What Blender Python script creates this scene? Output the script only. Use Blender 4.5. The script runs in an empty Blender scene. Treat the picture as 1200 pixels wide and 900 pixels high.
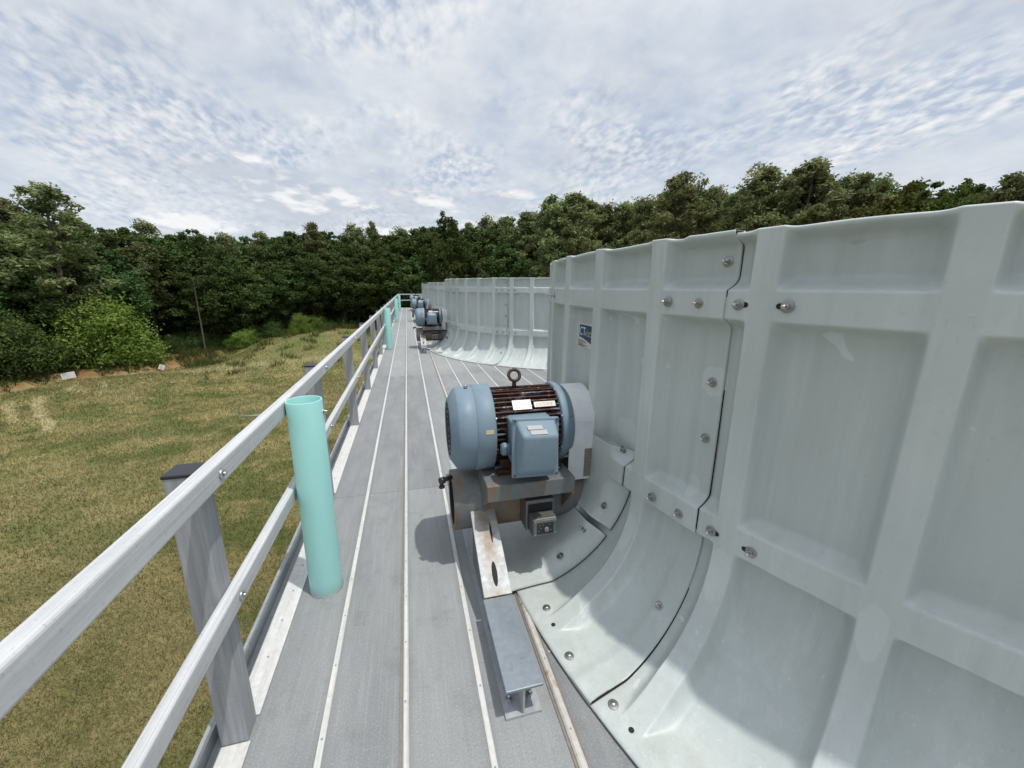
import bpy, bmesh, math, random
import numpy as np
from mathutils import Vector, Matrix, Euler
R = math.radians
C = bpy.context.scene.collection
rnd = random.Random(7)
NP = np.random.default_rng(11)

# ------------------------------------------------------------------ object helpers
def tag(o, label=None, cat=None, group=None, kind=None):
    if label: o['label'] = label
    if cat: o['category'] = cat
    if group: o['group'] = group
    if kind: o['kind'] = kind
    return o

def thing(name, label, cat, loc=(0, 0, 0), rz=0, group=None):
    o = bpy.data.objects.new(name, None); C.objects.link(o)
    o.empty_display_size = .2
    o.location = loc; o.rotation_euler = (0, 0, rz)
    return tag(o, label, cat, group)

def link(name, me, parent=None, loc=(0, 0, 0), rot=(0, 0, 0)):
    o = bpy.data.objects.new(name, me); C.objects.link(o)
    o.parent = parent; o.location = loc; o.rotation_euler = rot
    return o

def copy_tree(o, parent=None):
    c = o.copy(); C.objects.link(c); c.parent = parent
    for ch in list(o.children): copy_tree(ch, c)
    return c

class MB:
    """collects shapes for ONE mesh"""
    def __init__(s): s.v = []; s.f = []; s.m = []; s.sm = []
    def add(s, v, f, mi=0, smooth=False):
        b = len(s.v); s.v += [tuple(p) for p in v]
        for q in f: s.f.append(tuple(i + b for i in q)); s.m.append(mi); s.sm.append(smooth)
    def box(s, x0, x1, y0, y1, z0, z1, mi=0, M=None):
        v = [Vector(p) for p in ((x0,y0,z0),(x1,y0,z0),(x1,y1,z0),(x0,y1,z0),(x0,y0,z1),(x1,y0,z1),(x1,y1,z1),(x0,y1,z1))]
        if M: v = [M @ p for p in v]
        s.add(v, [(0,3,2,1),(4,5,6,7),(0,1,5,4),(1,2,6,5),(2,3,7,6),(3,0,4,7)], mi)
    def bbox(s, x0, x1, y0, y1, z0, z1, b=.004, mi=0, M=None, seg=2):
        bm = bmesh.new(); bmesh.ops.create_cube(bm, size=1)
        for p in bm.verts: p.co = Vector(((x0+x1)/2 + p.co.x*(x1-x0), (y0+y1)/2 + p.co.y*(y1-y0), (z0+z1)/2 + p.co.z*(z1-z0)))
        bmesh.ops.bevel(bm, geom=bm.edges[:], offset=b, segments=seg, profile=.5, affect='EDGES')
        bm.verts.index_update()
        s.add([(M @ p.co) if M else p.co for p in bm.verts], [[q.index for q in f.verts] for f in bm.faces], mi, False); bm.free()
    def lathe(s, prof, axis='z', n=48, o=(0,0,0), mi=0, smooth=True, M=None, a0=0, a1=2*math.pi):
        """prof: list of (t, r) along the axis"""
        full = abs(a1-a0-2*math.pi) < 1e-6; k = n if full else n+1
        v = []
        for t, r in prof:
            for i in range(k):
                a = a0 + (a1-a0)*i/n; c, q = r*math.cos(a), r*math.sin(a)
                p = (c, q, t) if axis == 'z' else ((t, c, q) if axis == 'x' else (q, t, c))
                p = Vector((p[0]+o[0], p[1]+o[1], p[2]+o[2])); v.append(M @ p if M else p)
        f = []
        for j in range(len(prof)-1):
            for i in range(n):
                a, b = j*k+i, j*k+(i+1) % k
                f.append((a, b, b+k, a+k))
        s.add(v, f, mi, smooth)
    def cyl(s, p0, p1, r0, r1=None, n=12, mi=0, caps=True, smooth=True):
        p0, p1 = Vector(p0), Vector(p1); r1 = r0 if r1 is None else r1
        d = (p1-p0).normalized(); u = d.orthogonal().normalized(); w = d.cross(u)
        v = [p + (u*math.cos(2*math.pi*i/n) + w*math.sin(2*math.pi*i/n))*r for p, r in ((p0, r0), (p1, r1)) for i in range(n)]
        s.add(v, [(i, (i+1) % n, n+(i+1) % n, n+i) for i in range(n)], mi, smooth)
        if caps:
            b = len(s.v) - 2*n
            for q in (tuple(b+i for i in range(n))[::-1], tuple(b+n+i for i in range(n))): s.f.append(q); s.m.append(mi); s.sm.append(False)
    def torus(s, c, R0, r, M=None, n=24, k=10, mi=0):
        v = []
        for i in range(n):
            a = 2*math.pi*i/n
            for j in range(k):
                b = 2*math.pi*j/k; p = Vector(((R0+r*math.cos(b))*math.cos(a), (R0+r*math.cos(b))*math.sin(a), r*math.sin(b)))
                v.append((M @ p if M else p) + Vector(c))
        s.add(v, [(i*k+j, ((i+1) % n)*k+j, ((i+1) % n)*k+(j+1) % k, i*k+(j+1) % k) for i in range(n) for j in range(k)], mi, True)
    def extrude_y(s, prof, y0, y1, mi=0, smooth=False, M=None):
        """closed polygon prof [(x,z)] extruded along y"""
        n = len(prof); v = [Vector((x, y0, z)) for x, z in prof] + [Vector((x, y1, z)) for x, z in prof]
        if M: v = [M @ p for p in v]
        s.add(v, [(i, n+i, n+(i+1) % n, (i+1) % n) for i in range(n)] + [tuple(range(n)), tuple(range(2*n-1, n-1, -1))], mi, smooth)
    def mesh(s, name, mats):
        me = bpy.data.meshes.new(name); me.from_pydata([tuple(p) for p in s.v], [], s.f)
        for m in (mats if isinstance(mats, (list, tuple)) else [mats]): me.materials.append(m)
        me.polygons.foreach_set('material_index', s.m); me.polygons.foreach_set('use_smooth', s.sm)
        bm = bmesh.new(); bm.from_mesh(me); bmesh.ops.recalc_face_normals(bm, faces=bm.faces[:]); bm.to_mesh(me); bm.free()
        me.update(); return me
    def build(s, name, mats, parent=None, loc=(0, 0, 0), rot=(0, 0, 0)):
        return link(name, s.mesh(name, mats), parent, loc, rot)

def np_mesh(name, V, F, mats, smooth=True, attr=None, mi=None):
    me = bpy.data.meshes.new(name); V = np.asarray(V, np.float32); F = np.asarray(F, np.int32)
    k = F.shape[1]
    me.vertices.add(len(V)); me.vertices.foreach_set('co', V.ravel())
    me.loops.add(F.size); me.loops.foreach_set('vertex_index', F.ravel())
    me.polygons.add(len(F)); me.polygons.foreach_set('loop_start', np.arange(0, F.size, k, dtype=np.int32))
    me.polygons.foreach_set('loop_total', np.full(len(F), k, np.int32))
    me.polygons.foreach_set('use_smooth', np.full(len(F), smooth))
    for m in (mats if isinstance(mats, (list, tuple)) else [mats]): me.materials.append(m)
    if mi is not None: me.polygons.foreach_set('material_index', np.asarray(mi, np.int32))
    if attr is not None:
        a = me.attributes.new('shade', 'FLOAT', 'FACE'); a.data.foreach_set('value', np.asarray(attr, np.float32))
    me.update(calc_edges=True); return me

# ------------------------------------------------------------------ node helpers
class NT:
    def __init__(s, name):
        s.m = bpy.data.materials.new(name); s.m.use_nodes = True; s.t = s.m.node_tree; s.t.nodes.clear()
        s.out = s.n('ShaderNodeOutputMaterial')
    def n(s, kind, **kw):
        x = s.t.nodes.new(kind)
        for k, v in kw.items():
            if k in x.inputs.keys() if isinstance(k, str) else False: x.inputs[k].default_value = v
            else: setattr(x, k, v)
        return x
    def l(s, a, b): s.t.links.new(a, b)
    def set(s, sock, v):
        if isinstance(v, bpy.types.NodeSocket): s.l(v, sock)
        elif isinstance(v, (tuple, list)) and len(v) == 3 and sock.type == 'RGBA': sock.default_value = (*v, 1)
        else: sock.default_value = v
    def co(s, scale=(1, 1, 1), kind='Object'):
        tc = s.n('ShaderNodeTexCoord'); mp = s.n('ShaderNodeMapping'); s.l(tc.outputs[kind], mp.inputs['Vector']); mp.inputs['Scale'].default_value = scale
        return mp.outputs[0]
    def noise(s, v, scale=5, detail=4, rough=.55, dist=0, out=0):
        x = s.n('ShaderNodeTexNoise'); s.l(v, x.inputs['Vector']); x.inputs['Scale'].default_value = scale
        x.inputs['Detail'].default_value = detail; x.inputs['Roughness'].default_value = rough; x.inputs['Distortion'].default_value = dist
        return x.outputs[out]
    def vor(s, v, scale=5, feature='F1', out='Distance'):
        x = s.n('ShaderNodeTexVoronoi', feature=feature); s.l(v, x.inputs['Vector']); x.inputs['Scale'].default_value = scale
        return x.outputs[out]
    def ramp(s, f, stops, interp='LINEAR'):
        x = s.n('ShaderNodeValToRGB'); s.l(f, x.inputs[0]); e = x.color_ramp.elements; x.color_ramp.interpolation = interp
        while len(e) > len(stops): e.remove(e[-1])
        while len(e) < len(stops): e.new(1)
        for q, (p, c) in zip(e, stops):
            q.position = p; q.color = (c, c, c, 1) if not isinstance(c, (tuple, list)) else (*c, 1)
        return x.outputs[0]
    def mix(s, f, a, b, mode='MIX'):
        x = s.n('ShaderNodeMix', data_type='RGBA', blend_type=mode)
        s.set(x.inputs[0], f); s.set(x.inputs[6], a); s.set(x.inputs[7], b); return x.outputs[2]
    def math(s, op, a, b=0, c=0, clamp=False):
        x = s.n('ShaderNodeMath', operation=op, use_clamp=clamp); s.set(x.inputs[0], a); s.set(x.inputs[1], b)
        if op in ('MULTIPLY_ADD', 'SMOOTH_MIN', 'WRAP', 'COMPARE'): s.set(x.inputs[2], c)
        return x.outputs[0]
    def smooth(s, v, a, b):
        x = s.n('ShaderNodeMapRange', interpolation_type='SMOOTHSTEP'); s.set(x.inputs[0], v); x.inputs[1].default_value = a; x.inputs[2].default_value = b
        return x.outputs[0]
    def xyz(s, v):
        x = s.n('ShaderNodeSeparateXYZ'); s.l(v, x.inputs[0]); return x.outputs
    def bump(s, h, strength=.3, dist=.01, normal=None):
        x = s.n('ShaderNodeBump'); s.l(h, x.inputs['Height']); x.inputs['Strength'].default_value = strength; x.inputs['Distance'].default_value = dist
        if normal: s.l(normal, x.inputs['Normal'])
        return x.outputs[0]
    def bsdf(s, col, rough=.5, metal=0, normal=None, spec=.5):
        x = s.n('ShaderNodeBsdfPrincipled'); s.set(x.inputs['Base Color'], col); s.set(x.inputs['Roughness'], rough); s.set(x.inputs['Metallic'], metal)
        x.inputs['Specular IOR Level'].default_value = spec
        if normal: s.l(normal, x.inputs['Normal'])
        s.l(x.outputs[0], s.out.inputs[0]); return s.m

# ------------------------------------------------------------------ materials
def mat_frp():
    t = NT('stack_gelcoat'); v = t.co(); X = t.xyz(v)
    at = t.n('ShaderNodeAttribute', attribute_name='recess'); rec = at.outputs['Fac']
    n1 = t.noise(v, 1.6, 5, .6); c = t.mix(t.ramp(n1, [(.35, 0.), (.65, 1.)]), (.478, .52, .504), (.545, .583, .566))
    c = t.mix(t.math('MULTIPLY', rec, .38), c, (.385, .43, .413))                       # recess shading put into the colour: pockets darker than ribs
    vs = t.co((9, 9, .7)); n2 = t.noise(vs, 1.3, 6, .65)
    c = t.mix(t.math('MULTIPLY', t.ramp(n2, [(.5, 0.), (.72, 1.)]), .35), c, (.66, .695, .68))
    n5 = t.noise(t.co((6, 6, .3)), 2.3, 6, .65)
    c = t.mix(t.math('MULTIPLY', t.ramp(n5, [(.50, 0.), (.72, 1.)]), .34), c, (.36, .39, .37))
    n3 = t.noise(v, 4.6, 3, .5, .6); c = t.mix(t.math('MULTIPLY', t.ramp(n3, [(.685, 0.), (.692, 1.)]), .45), c, (.68, .73, .715))
    n4 = t.noise(t.co((16, 16, 3)), 5, 4, .75); low = t.smooth(X[2], .9, .25)
    c = t.mix(t.math('MULTIPLY', t.math('MULTIPLY', t.ramp(n4, [(.62, 0.), (.68, 1.)]), low), .5), c, (.74, .77, .755))
    d = t.noise(v, 55, 3, .7); c = t.mix(t.math('MULTIPLY', t.ramp(d, [(.64, 0.), (.74, 1.)]), .30), c, (.25, .27, .25))
    d2 = t.noise(v, 13, 6, .75); c = t.mix(t.math('MULTIPLY', t.ramp(d2, [(.58, 0.), (.72, 1.)]), .22), c, (.33, .34, .31))
    # gelcoat touch-ups brushed round bolts and rib crossings of the nearest stack
    gp = t.n('ShaderNodeNewGeometry'); G = t.xyz(gp.outputs['Position'])
    th = t.math('MULTIPLY', t.math('ARCTAN2', t.math('SUBTRACT', G[1], 2.238), t.math('SUBTRACT', G[0], 4.678)), 57.29578)
    wv = t.math('MULTIPLY', t.math('SUBTRACT', t.noise(gp.outputs['Position'], 12, 5, .65), .5), 1.9); pm = 0.
    for a0, z0, ra, rz in ((-165.35, 1.276, .95, .062), (-165.9, .80, .5, .055), (-162.75, .50, .75, .12), (-155.3, .60, .6, .10), (-173.2, .90, 1.6, .07), (-170.3, .42, .5, .10), (-151.2, .30, .5, .03)):
        e = t.math('ADD', t.math('POWER', t.math('ABSOLUTE', t.math('DIVIDE', t.math('SUBTRACT', th, a0), ra)), 2.), t.math('POWER', t.math('ABSOLUTE', t.math('DIVIDE', t.math('SUBTRACT', G[2], z0), rz)), 2.))
        pm = t.math('MAXIMUM', pm, t.smooth(t.math('ADD', e, wv), 1.08, .92))
    c = t.mix(t.math('MULTIPLY', pm, .36), c, (.63, .675, .655))
    # hairline scratches
    sc_ = t.noise(t.co((3, 3, 26)), 4, 2, .5, 1.5); c = t.mix(t.math('MULTIPLY', t.ramp(sc_, [(.497, 0.), (.4995, .5), (.502, 0.)]), low), c, (.22, .23, .22))
    foot = t.math('MULTIPLY', t.smooth(X[2], .06, .0), t.ramp(t.noise(v, 7, 5, .7), [(.42, 0.), (.7, 1.)])); c = t.mix(t.math('MULTIPLY', foot, .45), c, (.34, .33, .28))
    h = t.math('ADD', t.noise(v, 4, 3, .5), t.math('MULTIPLY', t.noise(v, 28, 3, .6), .14)); h = t.math('ADD', h, t.math('MULTIPLY', t.noise(v, 130, 2, .6), .03))
    return t.bsdf(c, t.ramp(t.noise(v, 6, 4), [(.3, .34), (.7, .50)]), 0, t.bump(h, .3, .02), .5)

def mat_simple(name, col, rough=.5, metal=0, var=.12, sc=12, bump=.1):
    t = NT(name); v = t.co(); n = t.noise(v, sc, 5, .6)
    c = t.mix(n, tuple(x*(1-var) for x in col), tuple(min(1, x*(1+var)) for x in col))
    return t.bsdf(c, rough, metal, t.bump(t.noise(v, sc*3, 3), bump, .004))

def mat_deck():
    t = NT('deck_panel_frp'); v = t.co(); X = t.xyz(v)
    k = t.math('FLOOR', t.math('DIVIDE', t.math('ADD', X[0], .093), .305))
    y = t.math('FLOOR', t.math('DIVIDE', t.math('ADD', X[1], 1.37), 4.5))
    cb = t.n('ShaderNodeCombineXYZ'); t.l(k, cb.inputs[0]); t.l(y, cb.inputs[1])
    wn = t.n('ShaderNodeTexWhiteNoise', noise_dimensions='2D'); t.l(cb.outputs[0], wn.inputs['Vector'])
    c = t.mix(wn.outputs['Value'], (.165, .175, .18), (.265, .275, .275))
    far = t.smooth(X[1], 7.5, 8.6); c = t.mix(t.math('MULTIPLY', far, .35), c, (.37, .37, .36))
    n1 = t.noise(t.co((2.5, .5, 1)), 2.2, 6, .65); c = t.mix(t.math('MULTIPLY', t.ramp(n1, [(.4, 0.), (.75, 1.)]), .45), c, (.39, .395, .39))
    n2 = t.noise(v, 1.1, 5, .6); c = t.mix(t.math('MULTIPLY', t.ramp(n2, [(.45, 0.), (.7, 1.)]), .3), c, (.21, .215, .21))
    n6 = t.noise(t.co((3.2, .9, 1)), 3.3, 6, .7, .6); c = t.mix(t.math('MULTIPLY', t.ramp(n6, [(.55, 0.), (.7, 1.)]), .3), c, (.17, .17, .16))
    g = t.noise(t.co((1, .45, 1)), 260, 2, .8); c = t.mix(t.ramp(g, [(.3, .55), (.5, .0), (.7, .0)]), c, (.17, .175, .18))
    c = t.mix(t.ramp(g, [(.55, .0), (.72, .6)]), c, (.46, .47, .47))
    s = t.noise(t.co((60, 1.2, 1)), 2, 3, .6); c = t.mix(t.ramp(s, [(.5, .0), (.75, .22)]), c, (.46, .46, .45))
    # dirt gathered along the seams, butt joints across
    fx = t.math('FRACT', t.math('DIVIDE', t.math('ADD', X[0], .093), .305))
    e = t.math('MINIMUM', fx, t.math('SUBTRACT', 1., fx)); c = t.mix(t.math('MULTIPLY', t.smooth(e, .13, .05), .25), c, (.16, .155, .145))
    fy = t.math('FRACT', t.math('DIVIDE', t.math('ADD', X[1], 1.37), 4.5)); j = t.math('LESS_THAN', fy, .0011)
    c = t.mix(t.math('MULTIPLY', j, .75), c, (.08, .08, .08))
    sp = t.vor(v, 9); c = t.mix(t.math('MULTIPLY', t.ramp(sp, [(.045, 1.), (.07, 0.)]), t.math('GREATER_THAN', t.noise(v, 2.2, 2), .62)), c, (.55, .55, .54))
    n8 = t.noise(v, 4.5, 7, .75); c = t.mix(t.math('MULTIPLY', t.ramp(n8, [(.54, 0.), (.66, 1.)]), .28), c, (.13, .13, .12))
    n9 = t.noise(v, 75, 2, .5); c = t.mix(t.math('MULTIPLY', t.ramp(n9, [(.74, 0.), (.77, 1.)]), .6), c, (.07, .06, .045))
    return t.bsdf(c, .75, 0, t.bump(g, .35, .003), .25)

def mat_galv(name='galvanised_steel', a=(.42, .44, .46), b=(.58, .60, .62), rust=0., metal=.55, rough=.5, stretch=(30, 3, 30)):
    t = NT(name); v = t.co(); sp = t.vor(t.co((1, 1, 1)), 55, 'F1', 'Color'); q = t.xyz(sp)[0]
    c = t.mix(t.math('MULTIPLY_ADD', q, .5, t.math('MULTIPLY', t.noise(v, 9, 5), .5)), a, b)
    s = t.noise(t.co(stretch), 1.5, 4, .6); c = t.mix(t.ramp(s, [(.45, 0.), (.75, .45)]), c, tuple(x*.62 for x in a))
    m = metal
    if rust:
        n = t.noise(t.co((5, 5, 1.5)), 2.2, 6, .7); f = t.ramp(n, [(.60-rust*.25, 0.), (.74-rust*.18, .9)])
        c = t.mix(f, c, t.mix(t.noise(v, 30, 4), (.16, .06, .018), (.34, .17, .055)))
        m = t.mix(f, (metal,)*3, (0, 0, 0))
    return t.bsdf(c, rough, m, t.bump(t.noise(v, 60, 3), .12, .003))

def mat_railing():
    t = NT('grey_pultruded_rail'); v = t.co()
    s = t.noise(t.co((60, 1.0, 60)), 1.4, 5, .65); s2 = t.noise(t.co((25, 25, 1.6)), 1.8, 5, .65)
    c = t.mix(t.ramp(s, [(.35, 0.), (.65, 1.)]), (.44, .45, .455), (.565, .575, .58))
    n = t.noise(v, 6, 6, .7); c = t.mix(t.ramp(n, [(.45, 0.), (.75, .4)]), c, (.68, .685, .68))
    d = t.noise(v, 90, 2, .7); c = t.mix(t.ramp(d, [(.6, 0.), (.78, .45)]), c, (.22, .225, .23))
    return t.bsdf(c, .6, 0, t.bump(s, .25, .003), .35)

def mat_post():
    t = NT('grey_pultruded_post'); v = t.co()
    s = t.noise(t.co((28, 28, 1.2)), 1.6, 6, .65)
    c = t.mix(t.ramp(s, [(.3, 0.), (.7, 1.)]), (.24, .25, .265), (.40, .41, .425))
    d = t.noise(v, 80, 3, .7); c = t.mix(t.ramp(d, [(.55, 0.), (.8, .4)]), c, (.50, .51, .52))
    return t.bsdf(c, .6, 0, t.bump(s, .2, .003), .3)

def mat_motor():
    t = NT('blue_grey_motor_paint'); v = t.co()
    c = t.mix(t.noise(v, 3, 4), (.155, .22, .27), (.205, .275, .33))
    c = t.mix(t.ramp(t.noise(t.co((6, 6, 2)), 3, 5, .7), [(.58, 0.), (.8, .3)]), c, (.34, .40, .44))
    c = t.mix(t.ramp(t.noise(v, 45, 3, .7), [(.70, 0.), (.75, .6)]), c, (.12, .09, .07))
    c = t.mix(t.ramp(t.noise(v, 9, 6, .75), [(.54, 0.), (.75, .4)]), c, (.11, .15, .18))
    c = t.mix(t.ramp(t.noise(v, 21, 5, .8), [(.70, 0.), (.73, .7)]), c, (.10, .055, .03))
    return t.bsdf(c, t.ramp(t.noise(v, 12, 4), [(.3, .42), (.7, .62)]), 0, t.bump(t.noise(v, 25, 4), .2, .004), .35)

def mat_rustfin():
    t = NT('rusted_cast_fins'); v = t.co(); n = t.noise(t.co((2.2, 6, 6)), 3.2, 6, .7)
    c = t.mix(t.noise(v, 30, 5, .7), (.014, .008, .007), (.10, .032, .016))
    c = t.mix(t.ramp(n, [(.54, 0.), (.62, 1.)]), c, (.17, .24, .30))
    c = t.mix(t.ramp(t.noise(v, 17, 4, .7), [(.60, 0.), (.67, .85)]), c, (.46, .42, .39))
    return t.bsdf(c, .6, 0, t.bump(t.noise(v, 90, 3), .4, .003), .3)

def mat_tube(nm='weathered_tube_steel', lo=.49, hi=.61):
    t = NT(nm); v = t.co()
    c = t.mix(t.noise(v, 5, 6, .7), (.085, .095, .095), (.20, .215, .215))
    sp = t.xyz(t.vor(v, 26, 'F1', 'Color'))[0]; c = t.mix(t.math('MULTIPLY', sp, .35), c, (.23, .24, .24))
    n = t.noise(t.co((9, 2.2, 1.0)), 1.5, 6, .7); f = t.ramp(n, [(lo, 0.), (hi, .85)])
    c = t.mix(f, c, t.mix(t.noise(v, 22, 4), (.15, .075, .025), (.34, .215, .095)))
    return t.bsdf(c, .55, .15, t.bump(t.noise(v, 50, 3), .15, .003), .4)

def mat_saddle():
    t = NT('stained_shaded_saddle'); v = t.co(); X = t.xyz(v)
    q = t.xyz(t.vor(v, 42, 'F1', 'Color'))[0]; c = t.mix(q, (.40, .41, .41), (.55, .56, .56))
    w_ = t.math('MULTIPLY', t.math('SUBTRACT', t.noise(t.co((5, 9, 9)), 2, 5, .7), .5), .09)
    f = t.math('MULTIPLY', t.smooth(t.math('ABSOLUTE', t.math('ADD', X[0], w_)), .055, .008), t.smooth(X[2], .13, .34))
    f = t.math('MULTIPLY', f, t.ramp(t.noise(v, 14, 5, .7), [(.3, .35), (.6, 1.)]))
    c = t.mix(f, c, t.mix(t.noise(v, 30, 4), (.17, .095, .04), (.36, .255, .13)))
    e = t.math('MULTIPLY', t.smooth(X[2], .185, .15), t.ramp(t.noise(v, 18, 4), [(.35, 0.), (.6, .8)])); c = t.mix(e, c, (.33, .25, .14))
    g = t.smooth(X[2], .27, .36); c = t.mix(t.math('MULTIPLY', g, .45), c, (.20, .18, .15))  # upper plate darkened evenly, the motor's shade painted into the colour
    return t.bsdf(c, .6, .1, t.bump(q, .05, .002), .35)

def mat_pipe():
    t = NT('turquoise_pvc'); v = t.co(); c = t.mix(t.noise(t.co((6, 6, 1.2)), 2, 5), (.30, .62, .585), (.375, .69, .65))
    c = t.mix(t.ramp(t.noise(v, 14, 5, .7), [(.6, 0.), (.8, .3)]), c, (.46, .69, .65)); c = t.mix(t.ramp(t.noise(t.co((30, 30, 4)), 4, 5, .75), [(.66, 0.), (.74, .35)]), c, (.25, .40, .37)); c = t.mix(t.math('MULTIPLY', t.smooth(t.xyz(v)[2], .09, .0), .45), c, (.30, .36, .33))
    return t.bsdf(c, .4, 0, t.bump(t.noise(v, 20, 3), .05, .003), .4)

def mat_leaf(name, dark, light, trans=.32):
    t = NT(name); a = t.n('ShaderNodeAttribute', attribute_name='shade'); oi = t.n('ShaderNodeObjectInfo')
    c = t.mix(a.outputs['Fac'], dark, light)
    hsv = t.n('ShaderNodeHueSaturation'); t.l(c, hsv.inputs['Color'])
    t.l(t.math('MULTIPLY_ADD', oi.outputs['Random'], .05, .468), hsv.inputs['Hue']); t.l(t.math('MULTIPLY_ADD', oi.outputs['Random'], .5, .75), hsv.inputs['Value'])
    d = t.n('ShaderNodeBsdfDiffuse'); t.l(hsv.outputs[0], d.inputs[0]); tr = t.n('ShaderNodeBsdfTranslucent'); t.l(hsv.outputs[0], tr.inputs[0])
    m = t.n('ShaderNodeMixShader'); m.inputs[0].default_value = trans; t.l(d.outputs[0], m.inputs[1]); t.l(tr.outputs[0], m.inputs[2])
    t.l(m.outputs[0], t.out.inputs[0]); return t.m

def field_colour(t, v):
    X = t.xyz(v)
    n1 = t.noise(v, .055, 6, .62); n2 = t.noise(v, .42, 6, .68); n3 = t.noise(v, 2.6, 5, .7)
    c = t.mix(t.ramp(n2, [(.42, 0.), (.57, 1.)]), (.12, .145, .045), (.32, .27, .125))
    c = t.mix(t.ramp(n1, [(.42, 0.), (.62, .7)]), c, (.29, .25, .125))
    c = t.mix(t.ramp(n3, [(.45, 0.), (.75, .5)]), c, (.12, .15, .045))
    st = t.noise(t.co((.05, .9, 1)), 1, 4, .6); c = t.mix(t.ramp(st, [(.55, 0.), (.72, .4)]), c, (.38, .325, .17))
    n7 = t.noise(v, 9, 4, .7); c = t.mix(t.ramp(n7, [(.5, 0.), (.8, .5)]), c, (.32, .27, .13))
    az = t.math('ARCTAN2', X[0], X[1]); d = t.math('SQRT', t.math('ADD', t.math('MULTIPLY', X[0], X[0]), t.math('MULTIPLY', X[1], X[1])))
    wob = t.math('MULTIPLY', t.math('SUBTRACT', t.noise(v, .35, 3), .5), .03)
    tr = 0.
    for a0, wd_, d0, d1 in ((-.638, .007, 33, 46), (-.668, .006, 36, 45), (-.60, .005, 44, 49), (-.56, .004, 44, 49)):
        q = t.math('ABSOLUTE', t.math('ADD', t.math('SUBTRACT', az, a0), wob)); m_ = t.math('MULTIPLY', t.smooth(q, wd_*1.4, wd_*.5), t.math('MULTIPLY', t.smooth(d, d0, d0+2), t.smooth(d, d1, d1-3))); tr = t.math('MAXIMUM', tr, m_)
    q = t.math('ABSOLUTE', t.math('SUBTRACT', X[1], t.math('MULTIPLY_ADD', X[0], .05, 45.5))); tr = t.math('MAXIMUM', tr, t.math('MULTIPLY', t.smooth(q, 1.3, .3), t.math('MULTIPLY', t.smooth(X[0], -27., -20.), .7)))
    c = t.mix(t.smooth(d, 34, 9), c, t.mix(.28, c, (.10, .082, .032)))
    c = t.mix(t.math('MULTIPLY', tr, .75), c, (.50, .43, .25))
    return c, X

def mat_ground():
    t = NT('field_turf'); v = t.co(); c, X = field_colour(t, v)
    a = t.n('ShaderNodeAttribute', attribute_name='clay'); b = t.n('ShaderNodeAttribute', attribute_name='mound'); w = t.n('ShaderNodeAttribute', attribute_name='wood')
    n2 = t.noise(v, .5, 5, .65)
    c = t.mix(t.math('MULTIPLY', b.outputs['Fac'], t.ramp(n2, [(.30, .5), (.5, 1.)])), c, t.mix(t.ramp(t.noise(v, .28, 4), [(.48, 0.), (.60, 1.)]), (.135, .165, .05), (.22, .17, .085)))
    clay = t.mix(t.noise(v, 1.2, 5), (.22, .075, .028), (.31, .14, .065))
    c = t.mix(t.math('MULTIPLY', a.outputs['Fac'], t.ramp(t.noise(v, .9, 5, .7), [(.38, .2), (.58, 1.)])), c, clay)
    c = t.mix(w.outputs['Fac'], c, (.012, .013, .007))
    return t.bsdf(c, .95, 0, t.bump(t.math('ADD', t.noise(v, 14, 4, .7), t.math('MULTIPLY', t.noise(v, 1.3, 4), 2)), .8, .08), .1)

def mat_grass():
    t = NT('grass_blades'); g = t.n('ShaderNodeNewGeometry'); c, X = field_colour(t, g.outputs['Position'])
    a = t.n('ShaderNodeAttribute', attribute_name='shade')
    c = t.mix(a.outputs['Fac'], t.mix(.18, c, (.10, .13, .03)), t.mix(.22, c, (.48, .41, .21)))
    d = t.n('ShaderNodeBsdfDiffuse'); t.l(c, d.inputs[0]); tr = t.n('ShaderNodeBsdfTranslucent'); t.l(c, tr.inputs[0])
    m = t.n('ShaderNodeMixShader'); m.inputs[0].default_value = .25; t.l(d.outputs[0], m.inputs[1]); t.l(tr.outputs[0], m.inputs[2]); t.l(m.outputs[0], t.out.inputs[0]); return t.m

def mat_bark():
    t = NT('bark'); v = t.co((6, 6, 1)); c = t.mix(t.noise(v, 3, 5, .7), (.06, .05, .04), (.17, .145, .12)); return t.bsdf(c, .9, 0, t.bump(t.noise(v, 8, 4), .5, .03), .1)

FRP = mat_frp(); DECK = mat_deck(); RAIL = mat_railing(); POST = mat_post(); MOTOR = mat_motor(); FIN = mat_rustfin(); TUBE = mat_tube(); PIPE = mat_pipe()
SADDLE = mat_saddle(); BRK = mat_tube('bracket_steel', .53, .66); GALV = mat_galv(); RGALV = mat_galv('rust_stained_galvanised', (.42, .43, .42), (.66, .66, .64), rust=.34, metal=.1, rough=.55, stretch=(4, 4, 4))
BLUEST = mat_galv('blue_grey_steel', (.22, .255, .285), (.30, .335, .365), rust=.12, metal=.3, rough=.5, stretch=(5, 2, 5))
STEEL = mat_simple('stainless_bolt', (.55, .55, .54), .28, 1., .1, 40)
DARKST = mat_simple('dull_bolt_washer', (.33, .34, .33), .4, .9, .2, 50)
STRIP = mat_galv('seam_strip_pale', (.50, .50, .48), (.62, .62, .60), metal=0, rough=.6, stretch=(40, 2, 40))
STRIPB = mat_galv('seam_strip_stained', (.44, .42, .38), (.58, .56, .52), rust=.08, metal=0, rough=.6, stretch=(40, 2, 40))
BLACK = mat_simple('black_plastic', (.02, .02, .022), .4, 0, .2, 20)
DARK = mat_simple('dark_gap', (.012, .012, .012), .8, 0, .1, 20)
GUARD = mat_simple('pale_guard_aluminium', (.66, .68, .69), .6, 0, .2, 14, .3)
PLATE = mat_simple('bright_nameplate', (.24, .23, .22), .42, .4, .1, 40)
STICK = mat_simple('paper_sticker', (.38, .39, .38), .6, 0, .08, 30)
TAGB = mat_simple('weathered_tag', (.23, .20, .17), .5, .2, .35, 40)
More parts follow.
